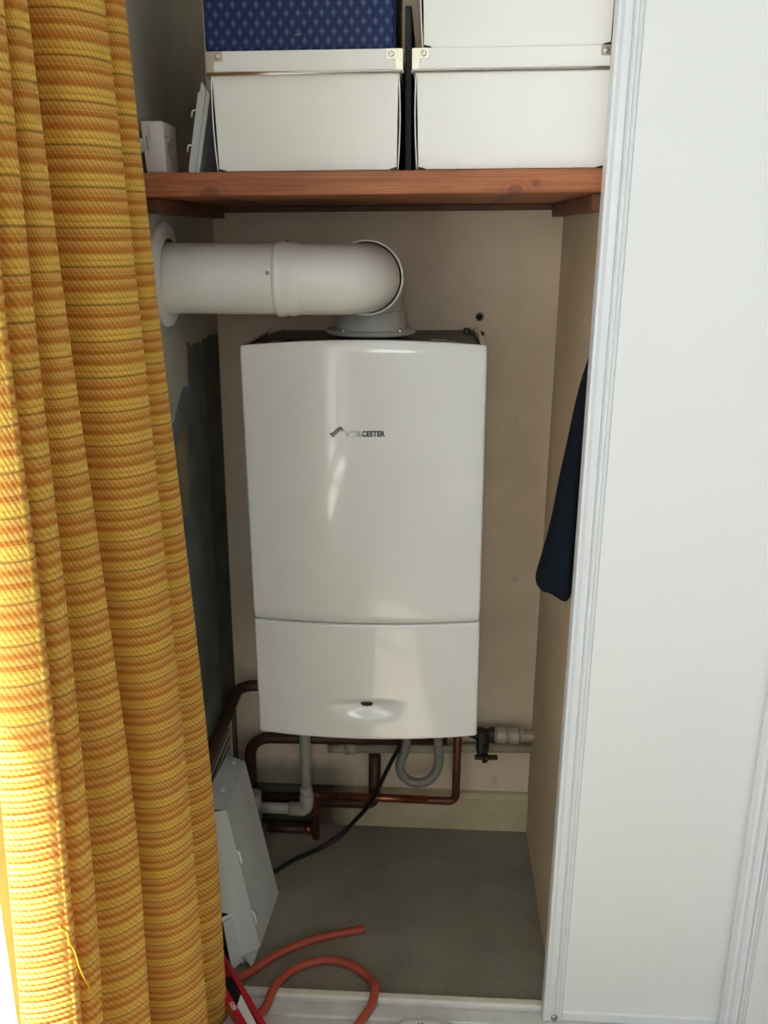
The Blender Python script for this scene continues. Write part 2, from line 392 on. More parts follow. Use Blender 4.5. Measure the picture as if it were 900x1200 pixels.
def build_setting():
    struct(MB().box(-1.2, 3.2, -2.6, 2.2, -0.08, 0.0).build('floor', M['carpet']))
    struct(MB().box(-0.72, 3.2, -2.6, 2.2, TOP, TOP + 0.08).build('ceiling', M['ceiling']))
    y0, y1, z0, z1 = WIN
    b = MB()
    b.box(XL - WT, XL, y1, 2.2, 0.0, TOP); b.box(XL - WT, XL, -2.6, y0, 0.0, TOP)
    b.box(XL - WT, XL, y0, y1, 0.0, z0); b.box(XL - WT, XL, y0, y1, z1, TOP)
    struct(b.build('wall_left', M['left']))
    struct(MB().box(XL - WT - 0.56, XL - WT, -2.6, 2.2, 2.30, 2.36).build('sun_block_eave', M['room_paint']))  # unseen eave added to keep the sun off the upper curtain
    struct(MB().box(XL, 3.2, YB, 2.2, 0.0, TOP).build('wall_back', M['plaster']))
    struct(MB().box(XR, XR + 0.05, 1.425, YB, 0.0, TOP).build('wall_inner', M['plaster_right']))
    struct(MB().box(3.0, 3.2, -2.6, YB, 0.0, TOP).build('wall_right', M['room_paint']))
    # wall behind the photographer with an unseen window added for frontal light
    a0, a1, c0, c1 = FILL_WIN; b = MB()
    b.box(XL, a0, -2.6, -2.4, 0.0, TOP); b.box(a1, 3.0, -2.6, -2.4, 0.0, TOP); b.box(a0, a1, -2.6, -2.4, 0.0, c0); b.box(a0, a1, -2.6, -2.4, c1, TOP)
    struct(b.build('wall_front', M['room_paint']))
    f = MB(); f.box(a0, a0 + 0.055, -2.55, -2.49, c0, c1, 0.006); f.box(a1 - 0.055, a1, -2.55, -2.49, c0, c1, 0.006)
    f.box(a0 + 0.055, a1 - 0.055, -2.55, -2.49, c0, c0 + 0.055, 0.006); f.box(a0 + 0.055, a1 - 0.055, -2.55, -2.49, c1 - 0.055, c1, 0.006)
    wn2 = struct(f.build('fill_window', M['door_frame']))
    g = MB(); g.box(a0 + 0.05, a1 - 0.05, -2.522, -2.518, c0 + 0.05, c1 - 0.05); g.build('window_pane', M['glass'], wn2)
    # skirting of the back wall, with a chamfered top edge
    b = MB(); prof = [(YB, 0.0), (YB - 0.017, 0.0), (YB - 0.017, 0.092), (YB - 0.010, 0.104), (YB, 0.106)]
    b.prism(prof, lambda y, z, d: (d, y, z), XL, XR)
    struct(b.build('baseboard_back', M['skirting']))
    # floor track of the sliding doors
    prof = [(1.412, 0.0), (1.412, 0.010), (1.409, 0.012), (1.397, 0.012), (1.395, 0.010), (1.395, 0.004), (1.387, 0.004), (1.386, 0.008), (1.384, 0.009),
            (1.357, 0.009), (1.355, 0.008), (1.354, 0.004), (1.344, 0.004), (1.343, 0.009), (1.325, 0.009), (1.320, 0.0)]
    b = MB(); b.prism(prof, lambda y, z, d: (d, y, z), XL, 2.6)
    struct(b.build('trim_1', M['track']))
    b = MB(); prof = [(1.4135, 0.0), (1.4135, 0.0125), (1.4095, 0.0145), (1.399, 0.0145), (1.3965, 0.0125), (1.397, 0.0)]
    b.prism(prof, lambda y, z, d: (d, y, z), XL, XR + 0.02)
    struct(b.build('trim_2', M['track_lip']))
    # sliding doors: panel in a moulded frame
    def stile(b, x0, flip, yf, w, z0, z1):
        # plan profile of the frame stile, from its outer edge inwards
        pf = [(0, 0.030), (0, 0.004), (0.0015, 0.0015), (0.004, 0.0008), (0.010, 0.0022), (0.0175, 0.0016), (0.0188, 0.0), (0.0205, 0.0),
              (0.0215, 0.0030), (0.0265, 0.0036), (0.0275, 0.0022), (0.0290, 0.0022), (0.030, 0.0036), (0.0355, 0.0040), (0.037, 0.0062), (0.037, 0.030)]
        k = w / 0.037
        b.prism([(x0 + flip * px * k, yf + py) for px, py in pf], lambda x, y, z: (x, y, z), z0, z1)
    def door(name, x0, x1, yf):
        b = MB(); b.box(x0 + 0.030, x1 - 0.030, yf + 0.0065, yf + 0.022, 0.03, 2.30)
        d = struct(b.build(name, M['door']))
        f = MB(); stile(f, x0, 1, yf, 0.037, 0.0125, 2.32); stile(f, x1, -1, yf, 0.037, 0.0125, 2.32)
        for a, c in ((0.0125, 0.034), (2.295, 2.32)):
            prof = [(0.004, a), (0.003, a + 0.004), (0.003, c - 0.003), (0.006, c), (0.024, c), (0.024, a)]
            f.prism(prof, lambda y, z, x: (x, yf + y, z), x0 + 0.037, x1 - 0.037)
        f.build('door_frame', M['door_frame'], d)
        return d
    d1 = door('door_1', 0.2415, 0.93, 1.363)
    w = MB().lathe([(0.0, 0.0), (0.0055, 0.0), (0.0065, 0.002), (0.0065, 0.005)], (0.262, 1.3600, 0.022), (0, 1, 0), 16)
    w.build('door_roller_screw', M['dark_steel'], d1)
    door('door_2', 0.5675, 1.45, 1.327)
    struct(MB().box(XL, 3.0, 1.30, 1.43, 2.322, TOP).build('trim_3', M['door_frame']))
    struct(MB().box(1.45, 3.0, 1.33, 1.40, 0.0, 2.322).build('wall_nib', M['room_paint']))
    # window: frame, mullion, glass
    f = MB(); fx0, fx1 = XL - 0.17, XL - 0.11
    f.box(fx0, fx1, y1 - 0.055, y1, z0, z1, 0.006); f.box(fx0, fx1, y0, y0 + 0.055, z0, z1, 0.006)
    f.box(fx0, fx1, y0 + 0.055, y1 - 0.055, z0, z0 + 0.055, 0.006); f.box(fx0, fx1, y0 + 0.055, y1 - 0.055, z1 - 0.055, z1, 0.006)
    f.box(fx0, fx1, -0.225, -0.165, z0 + 0.055, z1 - 0.055, 0.006)
    wn = struct(f.build('window_1', M['door_frame']))
    g = MB(); g.box(fx0 + 0.028, fx0 + 0.032, y0 + 0.05, y1 - 0.05, z0 + 0.05, z1 - 0.05); g.build('window_pane', M['glass'], wn)
    # screw holes and plugs in the back wall
    for i, (x, z, r) in enumerate(((0.103, 1.281, 0.0062), (0.109, 1.245, 0.0040), (0.096, 1.252, 0.0040))):
        b = MB(); b.lathe([(0.0, 0.0012), (r, 0.0012), (r, 0.0)], (x, YB, z), (0, -1, 0), 14)
        b.mat(1).lathe([(r, 0.0), (r, 0.0016), (r * 1.45, 0.0010), (r * 1.5, 0.0)], (x, YB, z), (0, -1, 0), 14)
        o = b.build('wall_plug', [M['hole'], M['plug']])
        tag(o, ('empty screw hole with grey plug in back wall above the boiler corner', 'small grey wall plug just behind the right end of the boiler top, outer one',
                'small grey wall plug just behind the right end of the boiler top, inner one')[i], 'wall plug', 'screw plugs above the boiler')
build_setting()

# ------------------------------------------------------------------ shelf with its two wall cleats
SR = (0, -0.0125, 0)                        # the shelf is not quite level: right end a touch higher
SHELF_O = Vector((-0.1, 1.703, 1.5245))
def on_shelf(x, y, h=0.0):                  # point h above the shelf top at x, y
    return Vector((x, y, SHELF_O.z + 0.0175 + (x - SHELF_O.x) * 0.0125 + h))
def build_shelf():
    t = thing('shelf', 'orange pine shelf board across the cupboard above the boiler', 'shelf', SHELF_O, SR)
    b = MB(); b.box(-0.362, 0.364, -0.263, 0.262, -0.0175, 0.0165, 0.0022, 2); b.build('shelf_board', M['wood'], t)
    b = MB(); b.box(-0.3635, -0.340, -0.20, 0.262, -0.041, -0.0182, 0.001, 1); b.build('cleat', M['cleat'], t)
    b = MB(); b.box(0.343, 0.3655, -0.225, 0.262, -0.043, -0.0182, 0.001, 1); b.build('cleat', M['cleat'], t)
    b = MB(); b.box(-0.338, 0.341, 0.243, 0.262, -0.030, -0.0182, 0.001, 1); b.build('cleat', M['cleat'], t)
build_shelf()

# ------------------------------------------------------------------ storage boxes
def make_box(label, W, D, H, LH, loc, upper=False):
    # origin: front bottom edge, centre
    t = thing('storage_box', label, 'box', loc, SR, 'white storage boxes on the shelf')
    w = W / 2; body = w - 0.0055; b = MB(); hb = H - LH + 0.004
    N = 14
    def side(s):
        def fn(u, v):
            bul = 0.0045 * math.sin(PI * min(1, max(0, v / hb))) ** 0.8 - 0.003 * (1 - v / hb)
            return (s * (body + bul * (0.4 + 0.6 * math.sin(PI * min(0.9, 0.1 + u)))), 0.004 + u * (D - 0.008), v)
        return fn
    us = [i / 6 for i in range(7)]; vs = [hb * i / N for i in range(N + 1)]
    def front(y):
        def fn(u, v):
            wv = body - 0.003 * (1 - v / hb)
            return ((2 * u - 1) * wv, y - (0.0025 if y < 0.1 else -0.0025) * math.sin(PI * u) * math.sin(PI * v / hb), v)
        return fn
    b.grid(front(0.004), [i / 10 for i in range(11)], vs); b.grid(front(D - 0.004), [i / 10 for i in range(11)], vs)
    b.box(-body + 0.004, body - 0.004, 0.006, D - 0.006, 0.0005, 0.003)
    b.build('box_body', M['card'], t, recalc=False)
    for s in (-1, 1):
        b = MB(); b.grid(side(s), us, vs); b.build('side_panel', M['card_side'], t, recalc=False)
    # dark bottom corner pieces and the pale raw edge of the bowed sides
    for s in (-1, 1):
        b = MB(); xe = body - 0.0028
        b.prism([(s * xe, 0.0002), (s * (xe - 0.011), 0.0002), (s * (xe - 0.009), 0.0014), (s * (xe - 0.002), 0.0030), (s * xe, 0.0034)], lambda x, z, d: (x, d, z), 0.0005, 0.02)
        b.build('corner_foot', M['card_edge'], t)
        b = MB(); fn = side(s)
        b.tube([Vector(fn(0, v)) + Vector((s * 0.0006, -0.0012, 0)) for v in vs], 0.0011, 6); b.build('card_edge', M['card'], t)
    # lid
    b = MB(); b.box(-w, w, 0.0, D, H - LH, H, 0.0015, 2); b.build('lid', M['card'], t)
    b = MB()
    b.prism([(0.0, 0.0), (-0.0028, 0.0006), (-0.0034, 0.0030), (-0.0028, 0.0054), (0.0, 0.0062)], lambda y, z, x: (x, y - 0.0002, H - LH + z), -w - 0.0012, w + 0.0012)
    for s in (-1, 1):
        b.prism([(0.0, 0.0), (0.0022, 0.0006), (0.0022, 0.0042), (0.0, 0.0050)], lambda x, z, y: (s * (w + x), y, H - LH + z), 0.0, D)
    b.build('edge_strip', M['dark_steel'], t)
    for s in (-1, 1):
        b = MB(); L = LH - 0.0055; z0 = H - L
        poly = [(0, z0), (0.0095, z0), (0.0095, z0 + L * 0.46), (0.0105, z0 + L * 0.5), (0.0215, z0 + L * 0.5), (0.0232, z0 + L * 0.56), (0.0232, H - 0.0005), (0, H - 0.0005)]
        b.prism([(s * (w - x), z) for x, z in poly], lambda x, z, d: (x, d, z), -0.0014, -0.0001)
        b.prism([(0.001, z0), (0.012, z0), (0.012, H - 0.001), (0.001, H - 0.001)], lambda y, z, d: (s * (w + d), y - 0.001, z), 0.0001, 0.0014)
        c = b.build('corner_bracket', M['nickel'], t)
        b = MB(); b.lathe([(0.0042, 0.0), (0.0040, 0.0012), (0.0026, 0.0020), (0.0012, 0.0020), (0.0, 0.0012)], (s * (w - 0.0158), -0.0014, H - L * 0.27), (0, -1, 0), 16)
        b.build('rivet', M['chrome'], c)
    return t
BH = 0.1665
make_box('white card storage box with metal lid corners, on the shelf under the blue box', 0.290, 0.34, BH, 0.034, on_shelf(-0.1945, 1.456, 0.0012))
make_box('white card storage box on the shelf beside the sliding door, another white box on top', 0.296, 0.34, BH, 0.034, on_shelf(0.1148, 1.456, 0.0012))
make_box('white storage box stacked on the right-hand white box, cut off by the picture top', 0.288, 0.33, 0.165, 0.034, on_shelf(0.1163, 1.4585, 0.0012 + BH + 0.001))

def build_blue_box():
    W, D, H = 0.281, 0.30, 0.14
    t = thing('gift_box', 'dark blue diamond-patterned box stacked on the left white storage box', 'box', on_shelf(-0.2045, 1.463, 0.0012 + BH + 0.001), SR)
    b = MB(); b.box(-W / 2, W / 2, 0.0, D, 0.0, H, 0.004, 3); b.build('box_body', M['blue'], t)
    b = MB(); b.box(-W / 2 - 0.003, W / 2 + 0.003, -0.003, D + 0.003, H - 0.03, H + 0.003, 0.003, 2); b.build('lid', M['navy'], t)
    b = MB(); b.box(W / 2 - 0.0005, W / 2 + 0.0025, 0.012, D - 0.01, 0.002, H - 0.031, 0.001, 1); b.build('side_panel', M['navy'], t)
    b = MB(); b.prism([(0, 0), (0.010, 0.0012), (0.0105, 0.0026), (0.003, 0.0022)], lambda x, z, d: (x - 0.006, d, z + 0.019), -0.0006, 0.0)
    b.build('scuff_mark', M['print_grey'], t)
build_blue_box()

def build_folder():
    t = thing('ring_binder', 'black binder standing upright in the narrow gap between the two white boxes', 'binder', on_shelf(-0.0413, 1.50, 0.0005), SR)
    b = MB(); b.box(-0.0048, -0.0036, 0, 0.27, 0, 0.232, 0.0004, 1); b.box(0.0036, 0.0048, 0, 0.27, 0, 0.232, 0.0004, 1); b.build('cover', M['card_side'], t)
    b = MB(); b.box(-0.0036, 0.0036, -0.0008, 0.0008, 0, 0.232, 0.0004, 1); b.build('spine', M['card_edge'], t)
    b = MB(); b.box(-0.0030, 0.0030, 0.002, 0.262, 0.004, 0.224); b.build('pages', M['print_grey'], t)
build_folder()

# ------------------------------------------------------------------ small things on the shelf
def build_shelf_device():
    p = on_shelf(-0.4360, 1.472, 0.0005)
    t = thing('control_unit', 'small white plastic control unit with printed dots, standing on the shelf end by the curtain', 'device', p, (0, -0.0125, 0.02))
    b = MB(); W, D, H = 0.035, 0.080, 0.0755
    b.box(-W / 2, W / 2, 0, D, 0, H, 0.0035, 3)
    for v in b.bm.verts:                    # tapers towards its foot
        v.co.x += 0.004 * (1 - v.co.z / H) * (1 if v.co.x < 0 else 0.3)
    b.build('casing', M['device'], t, angle=40)
    b = MB(); b.box(-W / 2 - 0.004, -W / 2 + 0.006, 0.004, 0.012, 0.031, 0.051, 0.001, 2); b.build('side_clip', M['device'], t)
    b = MB()
    for k in range(5): b.box(-0.0052 + k * 0.0003, -0.0038 + k * 0.0003, -0.0004, 0.0002, 0.0665 - k * 0.0044 - 0.0008, 0.0665 - k * 0.0044 + 0.0008)
    b.build('indicator_dot', M['print'], t)
    b = MB(); random.seed(3); z = 0.054
    while z > 0.034:
        h = random.choice((0.0012, 0.0018, 0.0008)); b.box(-0.0100, -0.0084, -0.0003, 0.0002, z - h, z); z -= h + 0.0005
    b.mat(1); z = 0.060
    while z > 0.028:
        h = random.choice((0.0014, 0.0022)); b.box(-0.0072, -0.0064, -0.0003, 0.0002, z - h, z); z -= h + 0.0009
    b.build('printed_text', [M['print'], M['print_grey']], t)
    b = MB()
    for (y, z0, z1, w) in ((0.020, 0.030, 0.046, 0.0008), (0.026, 0.022, 0.048, 0.0006), (0.034, 0.040, 0.052, 0.003), (0.034, 0.018, 0.030, 0.002), (0.012, 0.052, 0.054, 0.002)):
        zz = z1
        while zz > z0:
            h = random.choice((0.0012, 0.002)); b.box(W / 2 + 0.0002, W / 2 + 0.0024, y, y + w, zz - h, zz); zz -= h + 0.0008
    b.build('rating_text', M['print_grey'], t)
build_shelf_device()

def build_louvre_panel():
    p = on_shelf(-0.3800, 1.484, 0.0006)
    t = thing('cover_panel', 'narrow white cover panel with two hooks leaning on the left white box', 'panel', p, (0, 0.19, -0.06))
    b = MB()
    prof = [(-0.0045, 0.0), (0.0, 0.0015), (0.0045, 0.002), (0.0052, 0.124), (0.001, 0.129), (-0.0032, 0.133), (-0.0036, 0.118), (-0.0062, 0.117), (-0.0066, 0.004)]
    b.prism(prof, lambda x, z, d: (x, d, z), 0.0, 0.006)
    b.prism([(0.0045, 0.002), (0.0052, 0.124), (0.0115, 0.118), (0.0100, 0.004)], lambda x, z, d: (x, d, z), 0.004, 0.15)
    b.build('panel_sheet', M['white_sheet'], t)
    for z in (0.091, 0.040):
        b = MB(); b.tube(bend([(-0.005, 0.005, z), (-0.0135, 0.005, z + 0.0005), (-0.0135, 0.005, z - 0.0105)], 0.004, 5), 0.0012, 8); b.build('hook', M['clip'], t)
build_louvre_panel()

# ------------------------------------------------------------------ boiler
def build_boiler():
    W, H, D = 0.446, 0.786, 0.335
    YF = 1.612                              # front corners
    t = thing('boiler', 'white wall-hung gas boiler with bowed front in the middle of the cupboard', 'boiler', (-0.1125, YF, 0.4735), (0, -0.0122, 0))
    hw = W / 2; bow = 0.021; seam = 0.2525
    def yb(x): return -bow * (1 - (x / hw) ** 2)
    def top(x): return H + 0.011 * (1 - (x / hw) ** 2)
    def bot(x): return -0.001 * (1 - (x / hw) ** 2)
    def shell(name, zlo, zhi, disp=None, nx=72, nz=24, back=0.30):
        b = MB(); r = 0.007
        us = []
        # plan outline: back left -> round corner -> bowed front -> round corner -> back right
        plan = [(-hw, back), (-hw, 0.03)]
        for k in range(6):
            a = k / 5 * PI / 2; plan.append((-hw + r - r * math.cos(a), r - 0.001 - r * math.sin(a)))
        for k in range(1, nx): 
            x = -hw + r + (W - 2 * r) * k / nx; plan.append((x, yb(x) - 0.0))
        for k in range(6):
            a = (1 - k / 5) * PI / 2; plan.append((hw - r + r * math.cos(a), r - 0.001 - r * math.sin(a)))
        plan += [(hw, 0.03), (hw, back)]
        rings = []
        def row(f, ins):
            out = []
            for (x, y) in plan:
                z = zlo(x) + (zhi(x) - zlo(x)) * f
                k = (hw - ins) / hw
                yy = y + (ins if y < 0.02 else 0)
                if disp: yy += disp(x, z)
                out.append((x * k, yy, z))
            return out
        e = 0.0045
        fr = [0] + [0.004] + [i / nz for i in range(1, nz)] + [0.996, 1]
        rows = [row(0, 0.012), row(0, 0.0035), row(0.004, 0.0008)] + [row(f, 0) for f in fr[2:-2]] + [row(0.996, 0.0008), row(1, 0.0035), row(1, 0.012)]
        b.rings(rows, cap=False, closed=False)
        o = b.build(name, M['boiler'], t, recalc=False)
        return o
    def scoop(x, z):
        cx, cz = 0.0, 0.072
        dx = (x - cx) / 0.052; dz = (z - cz) / (0.022 if z < cz else 0.011)
        q = math.exp(-(dx * dx + abs(dz) ** 2.2)) * 0.0150
        # sharper upper brow
        return q
    shell('front_cover', lambda x: seam + 0.0018 - 0.0005, lambda x: top(x))
    shell('lower_flap', lambda x: bot(x), lambda x: seam - 0.0016, scoop, 110, 60, 0.10)
    # oval button in the scoop
    b = MB(); y = yb(0) + 0.0128
    pr = [(0.0001, -0.0026), (0.0088, -0.0022), (0.0106, -0.0004), (0.0108, 0.003)]
    b.lathe(pr, (0, 0, 0), (0, 1, 0), 32)
    for v in b.bm.verts: v.co = Vector((v.co.x * 1.15, v.co.y + y - 0.0005, v.co.z * 0.46 + 0.0735))
    b.build('release_button', M['black_rubber'], t)
    # grey chassis behind the covers, top plate, flange brackets
    b = MB(); b.box(-hw + 0.006, hw - 0.006, 0.03, D + 0.018, 0.012, H - 0.014, 0.002, 1); b.build('chassis', M['chassis'], t)
    b = MB(); b.box(-hw + 0.026, hw - 0.014, 0.022, D + 0.010, H - 0.0135, H - 0.008, 0.001, 1)
    b.build('top_plate', M['chassis_dark'], t)
    b = MB(); b.prism([(-hw + 0.004, H - 0.02), (-hw + 0.026, H - 0.02), (-hw + 0.026, H - 0.006), (-hw + 0.004, H - 0.012)], lambda x, z, d: (x, d, z), 0.02, D + 0.012)
    b.build('side_rail', M['chassis'], t); b = MB(); b.prism([(hw - 0.004, H - 0.02), (hw - 0.014, H - 0.02), (hw - 0.014, H - 0.006), (hw - 0.004, H - 0.010)], lambda x, z, d: (x, d, z), 0.02, D + 0.012)
    b.build('side_rail', M['chassis'], t)
    for x in (-0.158, 0.160):
        b = MB(); b.box(x - 0.0075, x + 0.0075, 0.006, 0.024, H + 0.0025 + 0.011 * (1 - (x / hw) ** 2) - 0.006, H + 0.0025 + 0.011 * (1 - (x / hw) ** 2) - 0.002, 0.001, 1)
        b.build('lid_clip', M['chassis'], t)
    b = MB(); b.box(0.105, 0.165, 0.07, 0.105, H - 0.0078, H - 0.0045, 0.001, 1); b.box(0.122, 0.152, 0.092, 0.104, H - 0.0045, H + 0.0005, 0.001, 1)
    b.build('sampling_cap', M['chassis'], t)
    b = MB(); b.lathe([(0.0, 0.012), (0.006, 0.012), (0.0075, 0.009), (0.0075, 0.0)], (0.196, 0.27, H - 0.008), (0, 0, 1), 14); b.build('bolt_head', M['chassis_dark'], t)
    b = MB(); b.lathe([(0.0, 0.008), (0.007, 0.008), (0.007, 0.0)], (-0.145, 0.085, H - 0.008), (0, 0, 1), 14); b.build('bolt_head', M['flat_black'], t)
    # connections under the casing
    for x, y, r in ((-0.165, 0.25, 0.013), (-0.06, 0.25, 0.010), (0.060, 0.21, 0.016), (0.075, 0.25, 0.013), (0.150, 0.25, 0.013), (0.196, 0.25, 0.013)):
        b = MB(); b.lathe([(0.0, 0.0), (r, 0.0), (r, 0.025), (r * 0.8, 0.027), (r * 0.8, 0.045), (0.0, 0.045)], (x, y, -0.03), (0, 0, 1), 8)
        b.build('connector', M['valve'], t)
    # raised badge: swoosh and lettering, following the bow of the front
    zb = 0.6240 + 0.0075
    def bowed(bm_, x0, z0):
        for v in bm_.verts:
            x = x0 + v.co.x; z = z0 + v.co.y; d = v.co.z
            v.co = Vector((x, yb(x) - 0.0006 - d, z))
        return bm_
    tb = text_bm('WORCESTER', 0.0138, 0.0006, 0.00055, 1.02)
    xs = [v.co.x for v in tb.verts]; w0 = max(xs) - min(xs); mn = min(xs)
    for v in tb.verts: v.co.x = (v.co.x - mn) * (0.0735 / w0)
    n0 = 0.0735 * 0.48
    b = MB(); 
    bd = bmesh.new(); 
    tb.faces.ensure_lookup_table()
    bowed(tb, -0.0330, zb - 0.0064)
    for f in tb.faces: f.material_index = 0
    mp = {}
    for v in tb.verts: mp[v] = b.bm.verts.new(v.co)
    for f in tb.faces:
        cxm = sum(v.co.x for v in f.verts) / len(f.verts)
        b.mat(1 if cxm < -0.0330 + n0 - 0.003 else 0); b._f([mp[v] for v in f.verts])  # reflection put into the colour: first letters silver, the rest dark
    tb.free(); bd.free()
    bg = b.build('badge', [M['badge_dark'], M['badge_chrome']], t, recalc=False)
    def swoosh(name, mat, dz, wmax, px):
        pts = spline([(px, zb - 0.0015 + dz, 0), (px + 0.0035, zb - 0.0035 + dz, 0), (px + 0.010, zb + 0.001 + dz, 0), (px + 0.0165, zb + 0.0070 + dz, 0), (px + 0.0220, zb + 0.0082 + dz, 0), (px + 0.0250, zb + 0.0052 + dz, 0)], 6)
        b = MB(); rings = []
        for i, p in enumerate(pts):
            f = i / (len(pts) - 1); h = wmax * (0.25 + 0.75 * math.sin(PI * min(1, f * 1.05)) ** 0.6)
            y = yb(p.x)
            rings.append([(p.x, y + 0.0003, p.y - h), (p.x, y - 0.0014, p.y - h), (p.x, y - 0.0014, p.y + h), (p.x, y + 0.0003, p.y + h)])
        b.rings(rings, True, False); b.build(name, mat, bg)
    swoosh('badge_stripe', M['badge_dark'], 0.0010, 0.0017, -0.0605)
    swoosh('badge_stripe', M['badge_red'], -0.0022, 0.0014, -0.0590)
    swoosh('badge_stripe', M['badge_chrome'], -0.0046, 0.0010, -0.0575)
build_boiler()

# ------------------------------------------------------------------ flue
def build_flue():
    ax, az = 1.602, 1.3735                  # axis of the horizontal pipe
    t = thing('boiler_flue', 'white boiler flue pipe elbowing from the boiler top to the left wall', 'flue', (-0.118, 1.795, 1.262))
    o = Vector((0.118, -1.795, -1.262))
    def W(x, y, z): return Vector((x, y, z)) + o
    r = 0.0605
    b = MB(); b.lathe([(r, 0.0), (r, 0.215)], W(XL - 0.02, ax, az), (1, 0, 0), 56); b.build('flue_pipe', M['flue'], t)
    # collar socket of the elbow
    b = MB(); b.lathe([(r, 0.0), (r + 0.0032, 0.001), (r + 0.0044, 0.004), (r + 0.0044, 0.0125), (r + 0.0026, 0.0142), (r + 0.0026, 0.034), (r + 0.0008, 0.037), (r, 0.044)], W(-0.271, ax, az), (1, 0, 0), 56)
    path = []; rb = 0.070; cx, cy = -0.189, ax + rb
    # elbow turning from the pipe axis back towards the wall
    for k in range(19):
        a = k / 18 * PI / 2
        path.append(W(cx + rb * math.sin(a), cy - rb * math.cos(a), az))
    path = [W(-0.235, ax, az)] + path + [W(cx + rb, cy + 0.005, az)]
    b.tube(path, r, 56, cap=False); b.build('elbow', M['flue'], t)
    # rim of the turret socket, with the shadow of the gap as a black ring
    c = W(cx + rb, cy - 0.002, az)
    b = MB(); b.lathe([(r + 0.0010, 0.0), (r + 0.0012, 0.007), (r + 0.003, 0.008)], c, (0, 1, 0), 56); b.build('gap_shadow_ring', M['flat_black'], t)
    b = MB(); b.lathe([(r + 0.0026, 0.0065), (r + 0.0026, 0.0), (r + 0.0050, -0.002), (r + 0.0068, 0.0), (r + 0.0068, 0.010), (r + 0.0050, 0.016), (r + 0.002, 0.018)], c, (0, 1, 0), 56); b.build('socket_rim', M['flue'], t)
    # turret bend down to the boiler
    path = [W(cx + rb, cy + 0.010, az)]
    rb2 = 0.066; ty = 1.795; tz = az - rb2
    for k in range(13):
        a = k / 12 * PI / 2; path.append(W(cx + rb, ty - rb2 + rb2 * math.sin(a), tz + rb2 * math.cos(a)))
    path.append(W(cx + rb, ty, 1.285))
    b = MB(); b.tube(path, 0.0625, 48, cap=False); b.build('turret_bend', M['turret'], t)
    b = MB(); b.lathe([(0.062, 0.046), (0.0655, 0.045), (0.0695, 0.041), (0.0700, 0.012), (0.0695, 0.0092), (0.086, 0.0085), (0.0885, 0.0065), (0.0885, 0.002), (0.086, 0.0)], W(cx + rb, ty, 1.2625), (0, 0, 1), 56); b.build('turret_flange', M['turret'], t)
    for a in (-2.25, -0.72, 0.9, 2.3):
        b = MB(); b.lathe([(0.0, 0.005), (0.0025, 0.005), (0.0035, 0.003), (0.0035, 0.0)], W(cx + rb + 0.079 * math.cos(a), ty + 0.079 * math.sin(a), 1.2712), (0, 0, 1), 12); b.build('flange_screw', M['chrome'], t)
    # screws of the socket and pipe
    for x, a in ((-0.2765, -2.93), (-0.2515, -1.52), (-0.2515, 1.62)):
        d = Vector((0, math.cos(a), -math.sin(a) if abs(a) < 2 else 0.20)).normalized()
        b = MB(); b.lathe([(0.0, 0.0035), (0.0018, 0.0035), (0.0030, 0.0022), (0.0030, -0.001)], W(x, ax, az) + d * (r + 0.001), d, 12); b.build('flue_screw', M['dark_steel'], t)
    # wall seal: flat rubber ring on the wall, a little off the pipe axis
    b = MB(); b.lathe([(r + 0.0004, 0.008), (r + 0.004, 0.0065), (0.083, 0.0055), (0.0885, 0.004), (0.0895, 0.0)], W(XL, 1.600, 1.379), (1, 0, 0), 56); b.build('wall_seal', M['seal'], t)
build_flue()

# ------------------------------------------------------------------ pipes under the boiler
def pipe(name, label, path, rad, mat, group='pipes under the boiler', n=16, cat='pipe'):
    p0 = Vector(path[0]); b = MB(); b.tube([Vector(p) - p0 for p in path], rad, n)
    o = b.build(name, mat); o.location = p0
    return tag(o, label, cat, group)
def socket(parent, a, b_, rad, mat, name='pipe_socket'):
    p0 = parent.location; b = MB(); b.tube([Vector(a) - p0, Vector(b_) - p0], rad, 18); return b.build(name, mat, parent)

